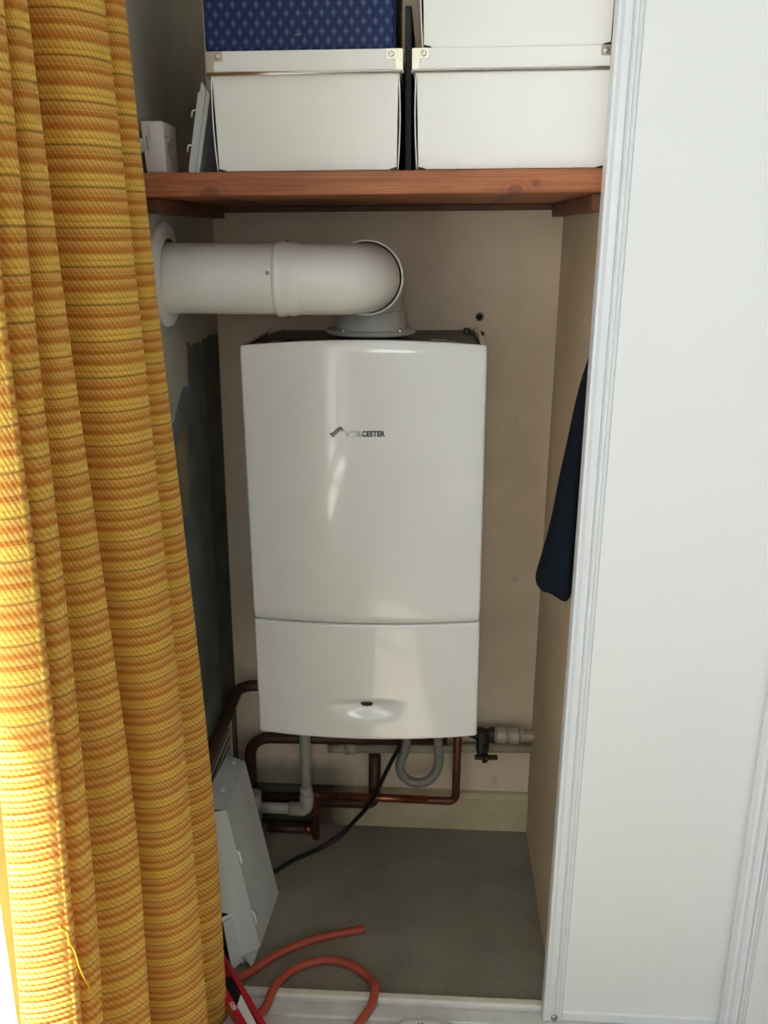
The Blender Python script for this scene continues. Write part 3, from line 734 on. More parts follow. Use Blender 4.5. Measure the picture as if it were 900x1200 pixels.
def build_pipes():
    # thick brown pipe along the flank wall that turns behind the boiler
    o = pipe('gas_pipe', 'thick dark brown pipe sloping along the left wall and turning behind the boiler', bend([(-0.4455, 1.40, 0.402), (-0.4455, 1.928, 0.404), (-0.336, 1.928, 0.404)], 0.04), 0.0135, M['pipe_brown'])
    # thick brown pipe bending down at the left under the boiler
    pipe('heating_pipe', 'thick dark brown pipe running under the boiler and bending down at its left', bend([(0.06, 1.925, 0.275), (-0.426, 1.925, 0.262), (-0.426, 1.925, 0.0)], 0.05), 0.0142, M['pipe_brown'])
    # white condensate pipe
    path = [(-0.2835, 1.880, 0.442), (-0.2805, 1.880, 0.0945), (-0.418, 1.880, 0.0945)]
    o = pipe('condensate_pipe', 'white plastic waste pipe dropping from the boiler and elbowing left', path[:2], 0.0135, M['pvc'])
    o['label'] = 'white plastic waste pipe dropping from the boiler and elbowing left'
    socket(o, (-0.282, 1.880, 0.160), (-0.2805, 1.880, 0.128), 0.0152, M['pvc'])
    p0 = o.location; b = MB(); b.tube([Vector(q) - p0 for q in bend([(-0.2805, 1.880, 0.140), (-0.2805, 1.880, 0.0945), (-0.325, 1.880, 0.0945)], 0.014)], 0.0168, 18); b.build('pipe_elbow', M['pvc'], o)
    socket(o, (-0.320, 1.880, 0.0945), (-0.405, 1.880, 0.0945), 0.0135, M['pvc'], 'pipe_run')
    b = MB(); b.tube([Vector(q) - p0 for q in ((-0.412, 1.880, 0.135), (-0.412, 1.880, 0.060))], 0.0185, 18); b.build('pipe_tee', M['pvc'], o)
    b = MB(); b.tube([Vector(q) - p0 for q in ((-0.412, 1.880, 0.061), (-0.412, 1.880, 0.0))], 0.0150, 18); b.build('waste_drop', M['pvc'], o)
    # dark pipe along the skirting that rises in the middle
    pipe('return_pipe', 'dark pipe along the skirting rising behind the black cable in the middle', bend([(-0.395, 1.931, 0.083), (-0.117, 1.931, 0.083), (-0.117, 1.931, 0.222)], 0.022), 0.0148, M['pipe_brown'])
    # thin copper pipe: down from the boiler's right, then left
    o = pipe('copper_pipe', 'thin copper pipe dropping from the boiler right and running left above the skirting', bend([(0.084, 1.895, 0.443), (0.084, 1.895, 0.122), (-0.252, 1.895, 0.126)], 0.018), 0.0098, M['copper_dull'])
    socket(o, (0.018, 1.895, 0.1230), (-0.205, 1.895, 0.1254), 0.0100, M['copper'], 'copper_sleeve')
    p0 = o.location; b = MB(); b.tube([Vector(q) - p0 for q in bend([(-0.248, 1.895, 0.126), (-0.262, 1.895, 0.126), (-0.262, 1.895, 0.0)], 0.012)], 0.0098, 14); b.build('copper_drop', M['copper_dull'], o)
    # low dark pipe at floor level, left
    o = pipe('floor_pipe', 'thin dark pipe lying along the floor below the white waste pipe', [(-0.385, 1.905, 0.018), (-0.275, 1.905, 0.018)], 0.0105, M['pipe_brown'])
    socket(o, (-0.292, 1.905, 0.018), (-0.274, 1.905, 0.018), 0.0118, M['copper'], 'pipe_union')
    # cream painted pipe from the partition wall
    o = pipe('cream_pipe', 'cream painted pipe crossing the back wall from the right wall under the boiler', [(XR, 1.945, 0.247), (-0.18, 1.945, 0.2275)], 0.0115, M['pipe_cream'])
    socket(o, (-0.165, 1.945, 0.2282), (-0.19, 1.945, 0.2271), 0.0145, M['pipe_cream'])
    socket(o, (-0.190, 1.945, 0.2271), (-0.235, 1.945, 0.2252), 0.0105, M['pipe_cream'])
    # compression fitting and pipe stub from the right wall, with stop valve
    X = Vector((1, 0, 0)); c = Vector((0.148, 1.915, 0.2985))
    t = thing('stop_valve', 'black stop valve with crossbar handle and pale pipe fitting, right below the boiler', 'valve', c, (0, 0, 0), 'pipes under the boiler')
    b = MB(); pr = [(0.0, 0.012), (0.0135, 0.012), (0.0135, 0.026), (0.0165, 0.029), (0.0205, 0.031), (0.0205, 0.050), (0.0170, 0.053), (0.0145, 0.057), (0.0165, 0.060), (0.0205, 0.062), (0.0205, 0.081), (0.0165, 0.084), (0.0125, 0.088), (0.0125, 0.096), (0.0105, 0.097), (0.0105, 0.1195)]
    b.lathe(pr, (0, 0, 0), X, 8); b.build('pipe_fitting', M['pipe_cream'], t, angle=35)
    b = MB(); b.lathe([(0.0, -0.022), (0.014, -0.022), (0.017, -0.014), (0.017, -0.002), (0.0145, 0.002), (0.0145, 0.010), (0.019, 0.012), (0.019, 0.024), (0.0, 0.024)], (0, 0, 0), X, 10)
    b.lathe([(0.0, 0.0), (0.0125, 0.0), (0.016, 0.018), (0.016, 0.050), (0.0, 0.050)], (-0.004, -0.03, -0.040), Vector((0, 0.5, 0.85)), 10)
    b.tube(bend([(-0.02, 0, 0.0), (-0.045, 0.0, 0.01), (-0.05, 0, 0.14)], 0.02), 0.0125, 12)
    b.build('valve_body', M['valve'], t, angle=35)
    b = MB(); b.lathe([(0.0, -0.012), (0.006, -0.012), (0.006, 0.03), (0.0, 0.03)], (0.000, -0.045, -0.036), Vector((0, 0.6, 0.8)), 10)
    h = b.build('valve_spindle', M['valve'], t)
    b = MB(); b.box(-0.027, 0.027, -0.0055, 0.0055, -0.0045, 0.0045, 0.0015, 2, Matrix.Translation((0.003, -0.053, -0.0295)) @ Matrix.Rotation(-0.03, 4, 'Y'))
    b.lathe([(0.0, -0.0095), (0.0065, -0.0085), (0.0085, 0.0), (0.0065, 0.0085), (0.0, 0.0095)], (0.003, -0.053, -0.0295), (0, 1, 0), 16)
    b.build('valve_handle', M['valve'], t)
    # grey braided filling loop
    pts = [(-0.036, 1.862, 0.37), (-0.037, 1.862, 0.325), (-0.043, 1.861, 0.275), (-0.052, 1.860, 0.243), (-0.048, 1.860, 0.217), (-0.030, 1.860, 0.199), (-0.006, 1.860, 0.194), (0.018, 1.860, 0.204), (0.035, 1.860, 0.229), (0.0405, 1.860, 0.262), (0.037, 1.861, 0.300), (0.036, 1.861, 0.37)]
    o = pipe('filling_loop', 'grey braided flexible hose hanging in a U under the boiler', spline(pts, 8), 0.0112, M['grey_hose'], cat='hose')
    for x in (-0.036, 0.036): socket(o, (x, 1.862, 0.330), (x, 1.862, 0.36), 0.014, M['valve'], 'hose_nut')
    # black cable
    pts = [(-0.047, 1.80, 0.44), (-0.049, 1.805, 0.350), (-0.056, 1.812, 0.312), (-0.069, 1.822, 0.280), (-0.089, 1.836, 0.225), (-0.110, 1.850, 0.166), (-0.133, 1.866, 0.114), (-0.160, 1.876, 0.072), (-0.195, 1.870, 0.032), (-0.232, 1.855, 0.011), (-0.262, 1.835, 0.006), (-0.302, 1.803, 0.0055), (-0.346, 1.756, 0.0055), (-0.39, 1.735, 0.0055), (-0.43, 1.72, 0.0055)]
    pipe('power_cable', 'black cable hanging from the boiler and curving left across the carpet', spline(pts, 8), 0.0052, M['black_cable'], 'pipes under the boiler', 10, 'cable')
    # louvred vent low on the flank wall
    t = thing('wall_vent', 'grey louvred air vent low on the left wall behind the brown pipe', 'vent', (XL, 1.66, 0.262))
    b = MB(); fr = 0.012
    b.box(0.0, 0.006, -0.01, 0.23, -0.085, -0.073, 0.001, 1); b.box(0.0, 0.006, -0.01, 0.23, 0.083, 0.095, 0.001, 1)
    b.box(0.0, 0.006, -0.01, 0.002, -0.073, 0.083, 0.001, 1); b.box(0.0, 0.006, 0.218, 0.23, -0.073, 0.083, 0.001, 1)
    b.build('vent_frame', M['louvre'], t)
    b = MB(); b.box(0.0, 0.0012, 0.002, 0.218, -0.073, 0.083); b.build('vent_back', M['flat_black'], t)  # black plate puts the dark gaps between the slats into colour
    b = MB()
    for k in range(7):
        z = -0.068 + k * 0.022
        b.prism([(0.0, z), (0.0035, z - 0.001), (0.0042, z + 0.001), (0.001, z + 0.007)], lambda x, zz, d: (x + 0.001, d, zz), 0.002, 0.218)
    b.build('louvre_slats', M['louvre'], t)
build_pipes()

# ------------------------------------------------------------------ white steel tray leaning on the flank wall
def build_tray():
    base = Vector((-0.345, 1.52, 0.0))
    t = thing('steel_tray', 'white folded metal cover leaning upright against the left wall on the carpet', 'panel', base)
    # corners of the folded sheet, low edge then high edge: face back, face front, flange, lip
    lo = [Vector((-0.3245, 1.692, 0.002)), Vector((-0.336, 1.528, 0.002)), Vector((-0.362, 1.478, 0.002)), Vector((-0.379, 1.452, 0.012))]
    hi = [Vector((-0.4000, 1.742, 0.314)), Vector((-0.4005, 1.556, 0.320)), Vector((-0.424, 1.530, 0.330)), Vector((-0.437, 1.505, 0.336))]
    lo = [p - base for p in lo]; hi = [p - base for p in hi]
    def sheet(b, a, c, d, e, th=0.0016):
        n = (c - a).cross(e - a).normalized() * th
        q = [a, c, d, e]; v0 = [b.bm.verts.new(p) for p in q]; v1 = [b.bm.verts.new(p - n) for p in q]
        b._f(v0); b._f(v1[::-1])
        for i in range(4): b._f([v0[i], v1[i], v1[(i + 1) % 4], v0[(i + 1) % 4]])
    b = MB(); sheet(b, lo[0], lo[1], hi[1], hi[0]); b.build('tray_face', M['white_sheet'], t)
    b = MB(); sheet(b, lo[1], lo[2], hi[2], hi[1]); b.build('end_flange', M['white_sheet'], t)
    b = MB()
    tip = lo[3]
    sheet(b, lo[2].lerp(hi[2], 0.02), tip, lo[3].lerp(hi[3], 0.315), lo[2].lerp(hi[2], 0.333)); sheet(b, lo[2].lerp(hi[2], 0.336), lo[3].lerp(hi[3], 0.385), hi[3], hi[2])
    b.build('end_lip', M['white_sheet'], t)
    # locking tab bent out through the notch of the lip
    b = MB(); s0 = lo[2].lerp(hi[2], 0.320); s1 = lo[2].lerp(hi[2], 0.352); ou = Vector((-0.024, -0.026, 0.002))
    sheet(b, s0 + Vector((0, -0.001, 0)), s0 + ou, s1 + ou, s1 + Vector((0, -0.001, 0))); b.build('locking_tab', M['clip'], t)
    b = MB(); sheet(b, lo[1] + Vector((-0.002, -0.004, 0.0)), Vector((-0.3415, 1.468, 0.0015)) - base, Vector((-0.3530, 1.472, 0.026)) - base, lo[2].lerp(hi[2], 0.06)); b.build('corner_tab', M['white_sheet'], t)
    # top flange back to the wall
    b = MB(); off = Vector((-0.042, 0.012, 0.008))
    sheet(b, hi[1], hi[0], hi[0] + off, hi[2] + off * 0.55); b.build('top_flange', M['white_sheet'], t)
    for f, w in ((0.12, 0.014), (0.70, 0.012)):
        b = MB(); p = hi[0].lerp(hi[1], f) + off * 0.45
        d = (hi[1] - hi[0]).normalized(); b.box(-w / 2, w / 2, -0.005, 0.005, 0, 0.006, 0.0015, 2, Matrix.Translation(p + Vector((0, 0, 0.001))) @ Matrix.Rotation(PI / 2, 4, 'Z'))
        b.build('clip', M['clip'], t)
    for f in (0.66, 0.22):
        b = MB(); p = lo[1].lerp(hi[1], f); d = (hi[1] - lo[1]).normalized()
        b.tube([p + Vector((0.002, -0.001, 0)) - d * 0.016, p + Vector((0.006, -0.001, 0)) - d * 0.010, p + Vector((0.006, -0.001, 0)) + d * 0.010, p + Vector((0.002, -0.001, 0)) + d * 0.016], 0.0028, 8)
        b.build('clip', M['clip'], t)
    b = MB(); d = (hi[0] - lo[0]); b.tube([lo[0] + d * 0.03, lo[0] + d * 0.985], 0.0018, 8); b.build('rolled_edge', M['white_sheet'], t)
build_tray()

# ------------------------------------------------------------------ coat hanging on the partition
def build_coat():
    t = thing('coat', 'dark navy coat hanging on the right wall behind the sliding door edge', 'coat', (0.262, 1.50, 1.30))
    o = Vector((0.262, 1.50, 1.30))
    prof = [(1.290, 0.262, 0.012), (1.262, 0.257, 0.016), (1.235, 0.2520, 0.022), (1.19, 0.2465, 0.030), (1.141, 0.2400, 0.036), (1.10, 0.2345, 0.040), (1.074, 0.2305, 0.042), (1.036, 0.2245, 0.044), (0.990, 0.2200, 0.046), (0.962, 0.2155, 0.047), (0.927, 0.2095, 0.049), (0.890, 0.2010, 0.051), (0.864, 0.1950, 0.052), (0.853, 0.1945, 0.052)]
    rings = []
    N = 36
    for z, xl, hd in prof:
        r = []
        hw = (0.2645 - xl) / 2; cx = (0.2645 + xl) / 2
        for k in range(N):
            a = 2 * PI * k / N
            fold = 1 + 0.10 * math.sin(5 * a + z * 9) * min(1, (1.3 - z) * 3)
            cxa = math.cos(a); fx = fold if cxa > -0.4 else 1.0
            x = cx + hw * math.copysign(abs(cxa) ** 0.75, cxa) * (1 if fx == 1 else min(1.0, fx))
            y = 1.505 - 0.5 * max(0.0, z - 1.20) + hd * math.sin(a) * fold
            zz = z
            if z < 0.86: zz = z - 0.030 * max(0.0, (x - 0.195) / 0.07) - 0.004 * math.sin(4 * a)
            r.append(Vector((x, y, zz)) - o)
        rings.append(r)
    b = MB(); b.rings(rings, cap=True); ob = b.build('coat_cloth', M['coat'], t)
    sd = ob.modifiers.new('Subdivision', 'SUBSURF'); sd.levels = 1; sd.render_levels = 1
    b = MB(); b.tube([Vector((0.267, 1.442, 1.295)) - o, Vector((0.255, 1.442, 1.295)) - o, Vector((0.252, 1.442, 1.305)) - o], 0.003, 8); b.lathe([(0.0, 0), (0.012, 0), (0.012, 0.003), (0, 0.003)], Vector((XR, 1.442, 1.298)) - o, (-1, 0, 0), 16); b.build('coat_hook', M['chrome'], t)
build_coat()

# ------------------------------------------------------------------ orange tube, red level, white device on the floor
def build_floor_things():
    zf = 0.0095
    pts = [(-0.118, 1.583), (-0.150, 1.573), (-0.185, 1.563), (-0.222, 1.548), (-0.254, 1.531), (-0.288, 1.507), (-0.318, 1.478), (-0.340, 1.453), (-0.360, 1.425)]
    p3 = [(x, y, zf) for x, y in pts[:-1]] + [(-0.358, 1.428, 0.018), (-0.370, 1.402, 0.0245), (-0.367, 1.370, 0.0230), (-0.347, 1.345, 0.0230), (-0.324, 1.330, 0.0235), (-0.304, 1.335, 0.0235), (-0.2915, 1.358, 0.0205), (-0.284, 1.398, 0.0245)]
    p3 += [(-0.274, 1.428, 0.018), (-0.258, 1.458, 0.0100), (-0.230, 1.480, zf), (-0.192, 1.493, zf), (-0.155, 1.489, zf), (-0.120, 1.472, zf), (-0.095, 1.444, 0.0120), (-0.0835, 1.414, 0.0245), (-0.088, 1.375, 0.0205), (-0.106, 1.335, 0.0205), (-0.135, 1.295, 0.0095), (-0.17, 1.25, zf)]
    pipe('rubber_hose', 'orange rubber tube looping over the carpet and the door track', spline(p3, 8), 0.0085, M['orange_rubber'], None, 14, 'hose')
    # red level: local x along its length towards the room, y to the left, z up
    o = Vector((-0.3930, 1.4475, 0.0)); ang = math.atan2(-0.156, 0.111)
    t = thing('spirit_level', 'red spirit level with black hand hole lying on the floor by the curtain hem', 'tool', o, (0, 0, ang))
    L = 0.40; w = 0.0425; z0, z1 = 0.034, 0.062
    sgn = -1
    b = MB()
    # I-shaped beam: two rims, a thinner web between them
    def bx(u0, u1, v0, v1, za, zb, bev=0.0015): b.box(u0, u1, min(sgn * v0, sgn * v1), max(sgn * v0, sgn * v1), za, zb, bev, 2)
    bx(0.0, L, 0.0, 0.011, z0, z1); bx(0.0, L, 0.030, w, z0, z1)
    bx(0.0, 0.064, 0.0105, 0.0305, z0 + 0.004, z1 - 0.003, 0.0008); bx(0.122, L, 0.0105, 0.0305, z0 + 0.004, z1 - 0.009, 0.0008)
    b.build('level_body', M['red'], t)
    b = MB(); poly = [(0.064, 0.016), (0.082, 0.0108), (0.112, 0.016), (0.130, 0.0300), (0.090, 0.0302), (0.066, 0.028)]
    b.prism([(u, sgn * v) for u, v in poly], lambda x, y, d: (x, y, d), z0 + 0.008, z1 + 0.0006); b.build('hand_grip', M['black_rubber'], t)
    b = MB(); poly = [(0.112, 0.0113), (0.135, 0.0292), (0.24, 0.0292), (0.24, 0.0170)]
    b.prism([(u, sgn * v) for u, v in poly], lambda x, y, d: (x, y, d), z1 - 0.010, z1 - 0.0045); b.build('highlight_strip', M['white_print'], t)  # white strip stands in for a reflected highlight at the hand hole
    tb = text_bm('GER', 0.0118, 0.0003, 0.0002)
    for v in tb.verts: v.co = Vector((0.124 + v.co.x * 1.0, sgn * 0.0408 + v.co.y, z1 + 0.0004 + v.co.z))
    b = MB(); b.add(tb); b.build('lettering', M['white_print'], t, recalc=False)
    # white device in front of the track
    t = thing('handheld_meter', 'white rounded plastic handset with dark slot, in front of the door track', 'device', (0.012, 1.268, 0.0), (math.radians(4.0), 0, 0))
    b = MB(); n = 40; W2, Hh = 0.062, 0.075
    def se(k, s): 
        a = 2 * PI * k / n; c, q = math.cos(a), math.sin(a); e = 0.55
        return (math.copysign(abs(c) ** e, c) * W2 * s, math.copysign(abs(q) ** e, q) * Hh * s)
    rings = []
    for s, z in ((0.90, 0.0), (0.98, 0.003), (1.0, 0.009), (1.0, 0.018), (0.985, 0.0225), (0.95, 0.0255), (0.88, 0.027)):
        rings.append([(se(k, s)[0], se(k, s)[1], z) for k in range(n)])
    b.rings(rings); b.build('casing', M['device'], t, angle=50)
    b = MB(); b.box(-0.020, 0.016, 0.030, 0.047, 0.0262, 0.0278, 0.0006, 1); b.build('display', M['black_rubber'], t)
    for x in (-0.008, -0.001):
        b = MB(); b.lathe([(0.0, 0.0012), (0.0019, 0.0010), (0.0023, 0.0)], (x, 0.0605, 0.0268), (0, 0, 1), 12); b.build('contact', M['print_grey'], t)
build_floor_things()

# ------------------------------------------------------------------ curtain at the window end of the flank wall
CURTAIN = {
    2.1: [(-0.3962, 0.8168), (-0.3925, 0.8151), (-0.388, 0.8144), (-0.3841, 0.8156), (-0.3808, 0.8186), (-0.3789, 0.8215), (-0.378, 0.8234), (-0.3784, 0.8304), (-0.3881, 0.8394), (-0.3945, 0.8543), (-0.3896, 0.8496), (-0.386, 0.8483), (-0.3823, 0.8481), (-0.3799, 0.8498), (-0.3788, 0.8533), (-0.3788, 0.8566), (-0.379, 0.8587), (-0.3794, 0.8657), (-0.3868, 0.8702), (-0.3905, 0.8798), (-0.3858, 0.8746), (-0.3827, 0.8718), (-0.38, 0.8702), (-0.379, 0.8709), (-0.3797, 0.8739), (-0.381, 0.8772), (-0.382, 0.8793), (-0.3824, 0.8863), (-0.4022, 0.9215), (-0.421, 0.9685), (-0.4127, 0.9626), (-0.3995, 0.959), (-0.3848, 0.9595), (-0.3733, 0.9658), (-0.365, 0.978), (-0.3614, 0.9891), (-0.36, 0.9961), (-0.3604, 1.0031), (-0.3773, 1.0393), (-0.3925, 1.0875), (-0.387, 1.0841), (-0.3815, 1.0863), (-0.3755, 1.0903), (-0.3709, 1.0956), (-0.3677, 1.1021), (-0.3664, 1.1071), (-0.366, 1.11), (-0.3664, 1.117), (-0.3724, 1.129), (-0.3884, 1.139)],
    1.75: [(-0.4019, 0.7947), (-0.3973, 0.7932), (-0.3916, 0.7929), (-0.3865, 0.7945), (-0.382, 0.7978), (-0.3793, 0.801), (-0.378, 0.803), (-0.3784, 0.81), (-0.3901, 0.8233), (-0.399, 0.8436), (-0.3939, 0.839), (-0.3896, 0.8382), (-0.385, 0.8387), (-0.3817, 0.841), (-0.3797, 0.8451), (-0.3791, 0.8488), (-0.379, 0.8511), (-0.3794, 0.8581), (-0.3911, 0.8723), (-0.4, 0.8938), (-0.3948, 0.8889), (-0.3903, 0.8871), (-0.3857, 0.8867), (-0.3828, 0.8888), (-0.3816, 0.8932), (-0.3817, 0.8973), (-0.382, 0.8999), (-0.3824, 0.9069), (-0.4067, 0.9531), (-0.431, 1.0135), (-0.4222, 1.0078), (-0.4075, 1.0051), (-0.3908, 1.0067), (-0.3773, 1.0141), (-0.367, 1.0274), (-0.3621, 1.0392), (-0.36, 1.0466), (-0.3604, 1.0536), (-0.3752, 1.0842), (-0.388, 1.1256), (-0.3827, 1.1219), (-0.3779, 1.1233), (-0.3728, 1.1263), (-0.3691, 1.1305), (-0.3668, 1.1361), (-0.3661, 1.1403), (-0.366, 1.1428), (-0.3664, 1.1498), (-0.3724, 1.1618), (-0.3884, 1.1718)],
    1.4: [(-0.4076, 0.7726), (-0.4021, 0.7714), (-0.3952, 0.7714), (-0.3889, 0.7733), (-0.3832, 0.7771), (-0.3798, 0.7805), (-0.378, 0.7826), (-0.3784, 0.7896), (-0.3921, 0.8071), (-0.4035, 0.8324), (-0.3982, 0.8281), (-0.3932, 0.8277), (-0.3877, 0.8288), (-0.3835, 0.8318), (-0.3806, 0.8365), (-0.3794, 0.8406), (-0.379, 0.8431), (-0.3794, 0.8501), (-0.3958, 0.8753), (-0.4105, 0.91), (-0.4048, 0.9054), (-0.3987, 0.9048), (-0.392, 0.9059), (-0.387, 0.9094), (-0.3837, 0.9153), (-0.3824, 0.9203), (-0.382, 0.9235), (-0.3824, 0.9305), (-0.4103, 0.9853), (-0.439, 1.0563), (-0.4298, 1.0509), (-0.4139, 1.0488), (-0.3956, 1.0512), (-0.3805, 1.0595), (-0.3686, 1.0737), (-0.3626, 1.0861), (-0.36, 1.0938), (-0.3604, 1.1008), (-0.3752, 1.1313), (-0.388, 1.1726), (-0.3827, 1.1689), (-0.3779, 1.1703), (-0.3728, 1.1733), (-0.3691, 1.1776), (-0.3668, 1.1831), (-0.3661, 1.1873), (-0.366, 1.1898), (-0.3664, 1.1968), (-0.3724, 1.2088), (-0.3884, 1.2188)],
    1.05: [(-0.4233, 0.7711), (-0.4153, 0.7707), (-0.4051, 0.7717), (-0.3955, 0.7746), (-0.3865, 0.7793), (-0.3809, 0.7834), (-0.378, 0.7859), (-0.3784, 0.7929), (-0.3919, 0.8098), (-0.403, 0.8344), (-0.3977, 0.83), (-0.3928, 0.8296), (-0.3874, 0.8306), (-0.3833, 0.8335), (-0.3805, 0.8382), (-0.3794, 0.8422), (-0.379, 0.8447), (-0.3794, 0.8517), (-0.4012, 0.8893), (-0.4225, 0.9392), (-0.4162, 0.9351), (-0.4083, 0.9356), (-0.3992, 0.9385), (-0.3918, 0.9436), (-0.3861, 0.9512), (-0.3832, 0.9573), (-0.382, 0.9611), (-0.3824, 0.9681), (-0.4105, 1.0211), (-0.4395, 1.0899), (-0.4303, 1.0845), (-0.4143, 1.0825), (-0.3959, 1.085), (-0.3807, 1.0934), (-0.3687, 1.1076), (-0.3627, 1.12), (-0.36, 1.1277), (-0.3604, 1.1347), (-0.3777, 1.173), (-0.3935, 1.2237), (-0.3879, 1.2203), (-0.3823, 1.2227), (-0.3761, 1.2269), (-0.3713, 1.2324), (-0.3679, 1.2392), (-0.3665, 1.2443), (-0.366, 1.2473), (-0.3664, 1.2543), (-0.3724, 1.2663), (-0.3884, 1.2763)],
    0.7: [(-0.4309, 0.7566), (-0.4217, 0.7565), (-0.4099, 0.7581), (-0.3987, 0.7614), (-0.3881, 0.7666), (-0.3815, 0.771), (-0.378, 0.7737), (-0.3784, 0.7807), (-0.3923, 0.7995), (-0.404, 0.8265), (-0.3987, 0.8222), (-0.3936, 0.8219), (-0.388, 0.823), (-0.3837, 0.8261), (-0.3807, 0.8309), (-0.3795, 0.835), (-0.379, 0.8376), (-0.3794, 0.8446), (-0.4064, 0.8963), (-0.434, 0.9634), (-0.4271, 0.9597), (-0.4175, 0.9615), (-0.4061, 0.9659), (-0.3964, 0.9727), (-0.3884, 0.9819), (-0.3841, 0.9891), (-0.382, 0.9934), (-0.3824, 1.0004), (-0.4078, 1.0547), (-0.4335, 1.1251), (-0.4246, 1.1195), (-0.4095, 1.117), (-0.3923, 1.1188), (-0.3783, 1.1265), (-0.3675, 1.1401), (-0.3623, 1.1521), (-0.36, 1.1596), (-0.3604, 1.1666), (-0.3804, 1.2123), (-0.3995, 1.2722), (-0.3936, 1.2692), (-0.3871, 1.2726), (-0.3797, 1.2783), (-0.3737, 1.2852), (-0.3691, 1.2933), (-0.3669, 1.2993), (-0.366, 1.3027), (-0.3664, 1.3097), (-0.3724, 1.3217), (-0.3884, 1.3317)],
    0.4: [(-0.4318, 0.7363), (-0.4225, 0.7363), (-0.4105, 0.7378), (-0.3991, 0.7413), (-0.3883, 0.7465), (-0.3815, 0.7509), (-0.378, 0.7536), (-0.3784, 0.7606), (-0.3905, 0.7759), (-0.4, 0.7985), (-0.3949, 0.794), (-0.3904, 0.7933), (-0.3856, 0.7939), (-0.3821, 0.7963), (-0.3799, 0.8006), (-0.3792, 0.8044), (-0.379, 0.8068), (-0.3794, 0.8138), (-0.4091, 0.8728), (-0.44, 0.9489), (-0.4328, 0.9454), (-0.4223, 0.9478), (-0.4097, 0.9531), (-0.3988, 0.9607), (-0.3896, 0.9707), (-0.3845, 0.9784), (-0.382, 0.983), (-0.3824, 0.99), (-0.4114, 1.0538), (-0.4415, 1.1357), (-0.4322, 1.1304), (-0.4159, 1.1285), (-0.3971, 1.1312), (-0.3815, 1.1398), (-0.3691, 1.1543), (-0.3628, 1.1668), (-0.36, 1.1746), (-0.3604, 1.1816), (-0.3818, 1.2337), (-0.4025, 1.3015), (-0.3965, 1.2986), (-0.3895, 1.3025), (-0.3815, 1.3089), (-0.3749, 1.3164), (-0.3697, 1.3253), (-0.3671, 1.3317), (-0.366, 1.3354), (-0.3664, 1.3424), (-0.3724, 1.3544), (-0.3884, 1.3644)],
    0.15: [(-0.4328, 0.7193), (-0.4233, 0.7193), (-0.4111, 0.721), (-0.3995, 0.7244), (-0.3885, 0.7298), (-0.3816, 0.7342), (-0.378, 0.7369), (-0.3784, 0.7439), (-0.3892, 0.7561), (-0.397, 0.7749), (-0.392, 0.7703), (-0.388, 0.7693), (-0.3838, 0.7695), (-0.3809, 0.7715), (-0.3793, 0.7754), (-0.379, 0.7789), (-0.379, 0.7811), (-0.3794, 0.7881), (-0.4116, 0.853), (-0.4455, 0.9364), (-0.438, 0.9331), (-0.4267, 0.9361), (-0.413, 0.9421), (-0.401, 0.9505), (-0.3907, 0.9613), (-0.3849, 0.9695), (-0.382, 0.9744), (-0.3824, 0.9814), (-0.4141, 1.0528), (-0.4475, 1.144), (-0.4379, 1.1389), (-0.4207, 1.1375), (-0.4007, 1.1409), (-0.3839, 1.1501), (-0.3703, 1.1652), (-0.3632, 1.1782), (-0.36, 1.1862), (-0.3604, 1.1932), (-0.3806, 1.2418), (-0.4, 1.3051), (-0.3941, 1.3021), (-0.3875, 1.3056), (-0.38, 1.3113), (-0.3739, 1.3183), (-0.3692, 1.3266), (-0.367, 1.3327), (-0.366, 1.3361), (-0.3664, 1.3431), (-0.3724, 1.3551), (-0.3884, 1.3651)],
    0.012: [(-0.4332, 0.7099), (-0.4237, 0.71), (-0.4114, 0.7117), (-0.3997, 0.7152), (-0.3886, 0.7205), (-0.3816, 0.725), (-0.378, 0.7277), (-0.3784, 0.7347), (-0.3885, 0.7451), (-0.3955, 0.7618), (-0.3906, 0.7572), (-0.3868, 0.7559), (-0.3829, 0.7559), (-0.3803, 0.7577), (-0.379, 0.7614), (-0.3789, 0.7648), (-0.379, 0.7669), (-0.3794, 0.7739), (-0.4129, 0.8421), (-0.4485, 0.9295), (-0.4409, 0.9263), (-0.4291, 0.9296), (-0.4148, 0.9361), (-0.4022, 0.9449), (-0.3913, 0.9561), (-0.3851, 0.9646), (-0.382, 0.9696), (-0.3824, 0.9766), (-0.4157, 1.0522), (-0.451, 1.1485), (-0.4412, 1.1434), (-0.4235, 1.1424), (-0.4028, 1.1461), (-0.3853, 1.1557), (-0.371, 1.1713), (-0.3635, 1.1845), (-0.36, 1.1927), (-0.3604, 1.1997), (-0.38, 1.2459), (-0.3985, 1.3063), (-0.3927, 1.3033), (-0.3863, 1.3065), (-0.3791, 1.3119), (-0.3733, 1.3186), (-0.3689, 1.3265), (-0.3669, 1.3323), (-0.366, 1.3357), (-0.3664, 1.3427), (-0.3724, 1.3547), (-0.3884, 1.3647)],
}

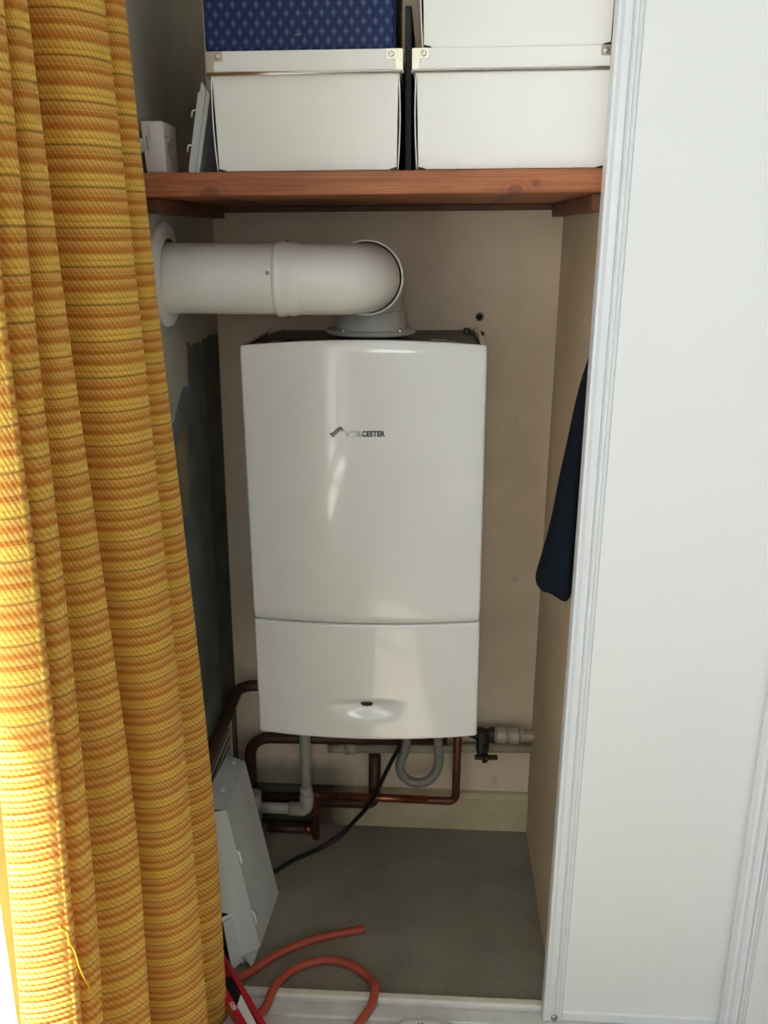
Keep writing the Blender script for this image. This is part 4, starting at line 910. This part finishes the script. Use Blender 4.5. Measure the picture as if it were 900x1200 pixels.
def build_curtain():
    zs = sorted(CURTAIN, reverse=True); cols = []
    # smooth each level in plan
    lev = [spline([(x, y, z) for x, y in CURTAIN[z]], 6) for z in zs]
    n = len(lev[0]); NZ = 90
    hs = [zs[0] + (zs[-1] - zs[0]) * k / NZ for k in range(NZ + 1)]
    def at(i, z):
        k = 0
        while k < len(zs) - 2 and z < zs[k + 1]: k += 1
        f = (z - zs[k]) / (zs[k + 1] - zs[k])
        p0 = lev[max(k - 1, 0)][i]; p1 = lev[k][i]; p2 = lev[k + 1][i]; p3 = lev[min(k + 2, len(zs) - 1)][i]
        m1 = (p2 - p0) * 0.5; m2 = (p3 - p1) * 0.5
        q = (2 * f ** 3 - 3 * f * f + 1) * p1 + (f ** 3 - 2 * f * f + f) * m1 + (-2 * f ** 3 + 3 * f * f) * p2 + (f ** 3 - f * f) * m2
        return Vector((q.x, q.y, z))
    bm = bmesh.new(); uv = bm.loops.layers.uv.new('UVMap')
    G = [[bm.verts.new(at(i, z)) for i in range(n)] for z in hs]
    ref = [at(i, 0.9) for i in range(n)]; U = [0.0]
    for a, b in zip(ref, ref[1:]): U.append(U[-1] + (b - a).length)
    for r in range(NZ):
        for i in range(n - 1):
            f = bm.faces.new([G[r][i], G[r + 1][i], G[r + 1][i + 1], G[r][i + 1]]); f.smooth = True
            for l, (rr, ii) in zip(f.loops, ((r, i), (r + 1, i), (r + 1, i + 1), (r, i + 1))):
                l[uv].uv = (U[ii], hs[rr])
    me = bpy.data.meshes.new('curtain_cloth'); bm.to_mesh(me); bm.free(); me.materials.append(M['curtain'])
    t = thing('curtain', 'mustard yellow woven curtain with orange stripes hanging in folds at the left', 'curtain', (0, 0, 0))
    o = bpy.data.objects.new('curtain_cloth', me); C.objects.link(o); o.parent = t
    s = o.modifiers.new('Solidify', 'SOLIDIFY'); s.thickness = 0.0025; s.offset = 1.0
    b = MB(); b.tube(spline([(-0.3755, 0.748, 0.755), (-0.3720, 0.757, 0.742), (-0.3728, 0.761, 0.724), (-0.3700, 0.765, 0.708), (-0.3700, 0.771, 0.682), (-0.3690, 0.776, 0.664), (-0.3690, 0.786, 0.640), (-0.3690, 0.796, 0.617), (-0.3690, 0.812, 0.590), (-0.3690, 0.814, 0.583)], 5), 0.0010, 8)
    b.build('loose_thread', M['thread'], t)
    r = thing('curtain_rail', 'white curtain rail on the left wall above the window', 'curtain rail', (XL, 0.1, 2.13))
    b = MB(); b.box(0.028, 0.056, -1.3, 1.20, -0.012, 0.016, 0.002, 1); b.build('rail', M['door_frame'], r)
    for y in (-1.2, 0.0, 1.1):
        b = MB(); b.box(0.0, 0.03, y - 0.012, y + 0.012, -0.008, 0.012, 0.001, 1); b.build('rail_bracket', M['door_frame'], r)
build_curtain()

# ------------------------------------------------------------------ light and camera
def build_light():
    w = bpy.data.worlds.new('daylight'); S.world = w; w.use_nodes = True
    bg = w.node_tree.nodes['Background']; bg.inputs[0].default_value = (0.90, 0.94, 1.0, 1); bg.inputs[1].default_value = 9.0
    sd = bpy.data.lights.new('sun', 'SUN'); sd.energy = 48.0; sd.angle = math.radians(0.6); sd.color = (1.0, 0.95, 0.87)
    so = bpy.data.objects.new('sun', sd); C.objects.link(so)
    so.rotation_euler = Vector((0.80, 0.50, -1.25)).to_track_quat('-Z', 'Y').to_euler()
    y0, y1, z0, z1 = WIN
    pd = bpy.data.lights.new('window_daylight', 'AREA'); pd.shape = 'RECTANGLE'; pd.size = y1 - y0; pd.size_y = z1 - z0
    pd.cycles.is_portal = True
    po = bpy.data.objects.new('window_daylight', pd); C.objects.link(po)
    po.location = (XL - WT - 0.005, (y0 + y1) / 2, (z0 + z1) / 2); po.rotation_euler = (0, -PI / 2, 0)
    po.rotation_euler = Matrix(((0, 0, -1), (1, 0, 0), (0, -1, 0))).to_euler()
def build_second_portal():
    p2 = bpy.data.lights.new('window_daylight', 'AREA'); p2.shape = 'RECTANGLE'; p2.size = FILL_WIN[1] - FILL_WIN[0]; p2.size_y = FILL_WIN[3] - FILL_WIN[2]
    p2.cycles.is_portal = True
    q2 = bpy.data.objects.new('window_daylight', p2); C.objects.link(q2)  # sampling portal of the added rear window
    q2.location = ((FILL_WIN[0] + FILL_WIN[1]) / 2, -2.605, (FILL_WIN[2] + FILL_WIN[3]) / 2)
    q2.rotation_euler = (PI / 2, 0, 0)
build_light(); build_second_portal()

cam = bpy.data.cameras.new('camera'); co = bpy.data.objects.new('camera', cam); C.objects.link(co)
cam.sensor_fit = 'VERTICAL'; cam.sensor_height = 36.0; cam.sensor_width = 27.0; cam.lens = 36.0 * 1050 / 1200; cam.clip_start = 0.02
co.location = (0, 0, 1.45)
co.rotation_euler = (Matrix.Rotation(math.radians(2.9), 3, 'Z') @ Matrix.Rotation(math.radians(90 - 17.25), 3, 'X') @ Matrix.Rotation(math.radians(0.36), 3, 'Z')).to_euler()
S.camera = co
S.view_settings.view_transform = 'Standard'; S.view_settings.look = 'None'; S.view_settings.gamma = 1.0; S.view_settings.use_curve_mapping = False
S.view_settings.exposure = -0.30
S.cycles.max_bounces = 10; S.cycles.diffuse_bounces = 7; S.cycles.use_denoising = True
S.cycles.sample_clamp_indirect = 8.0
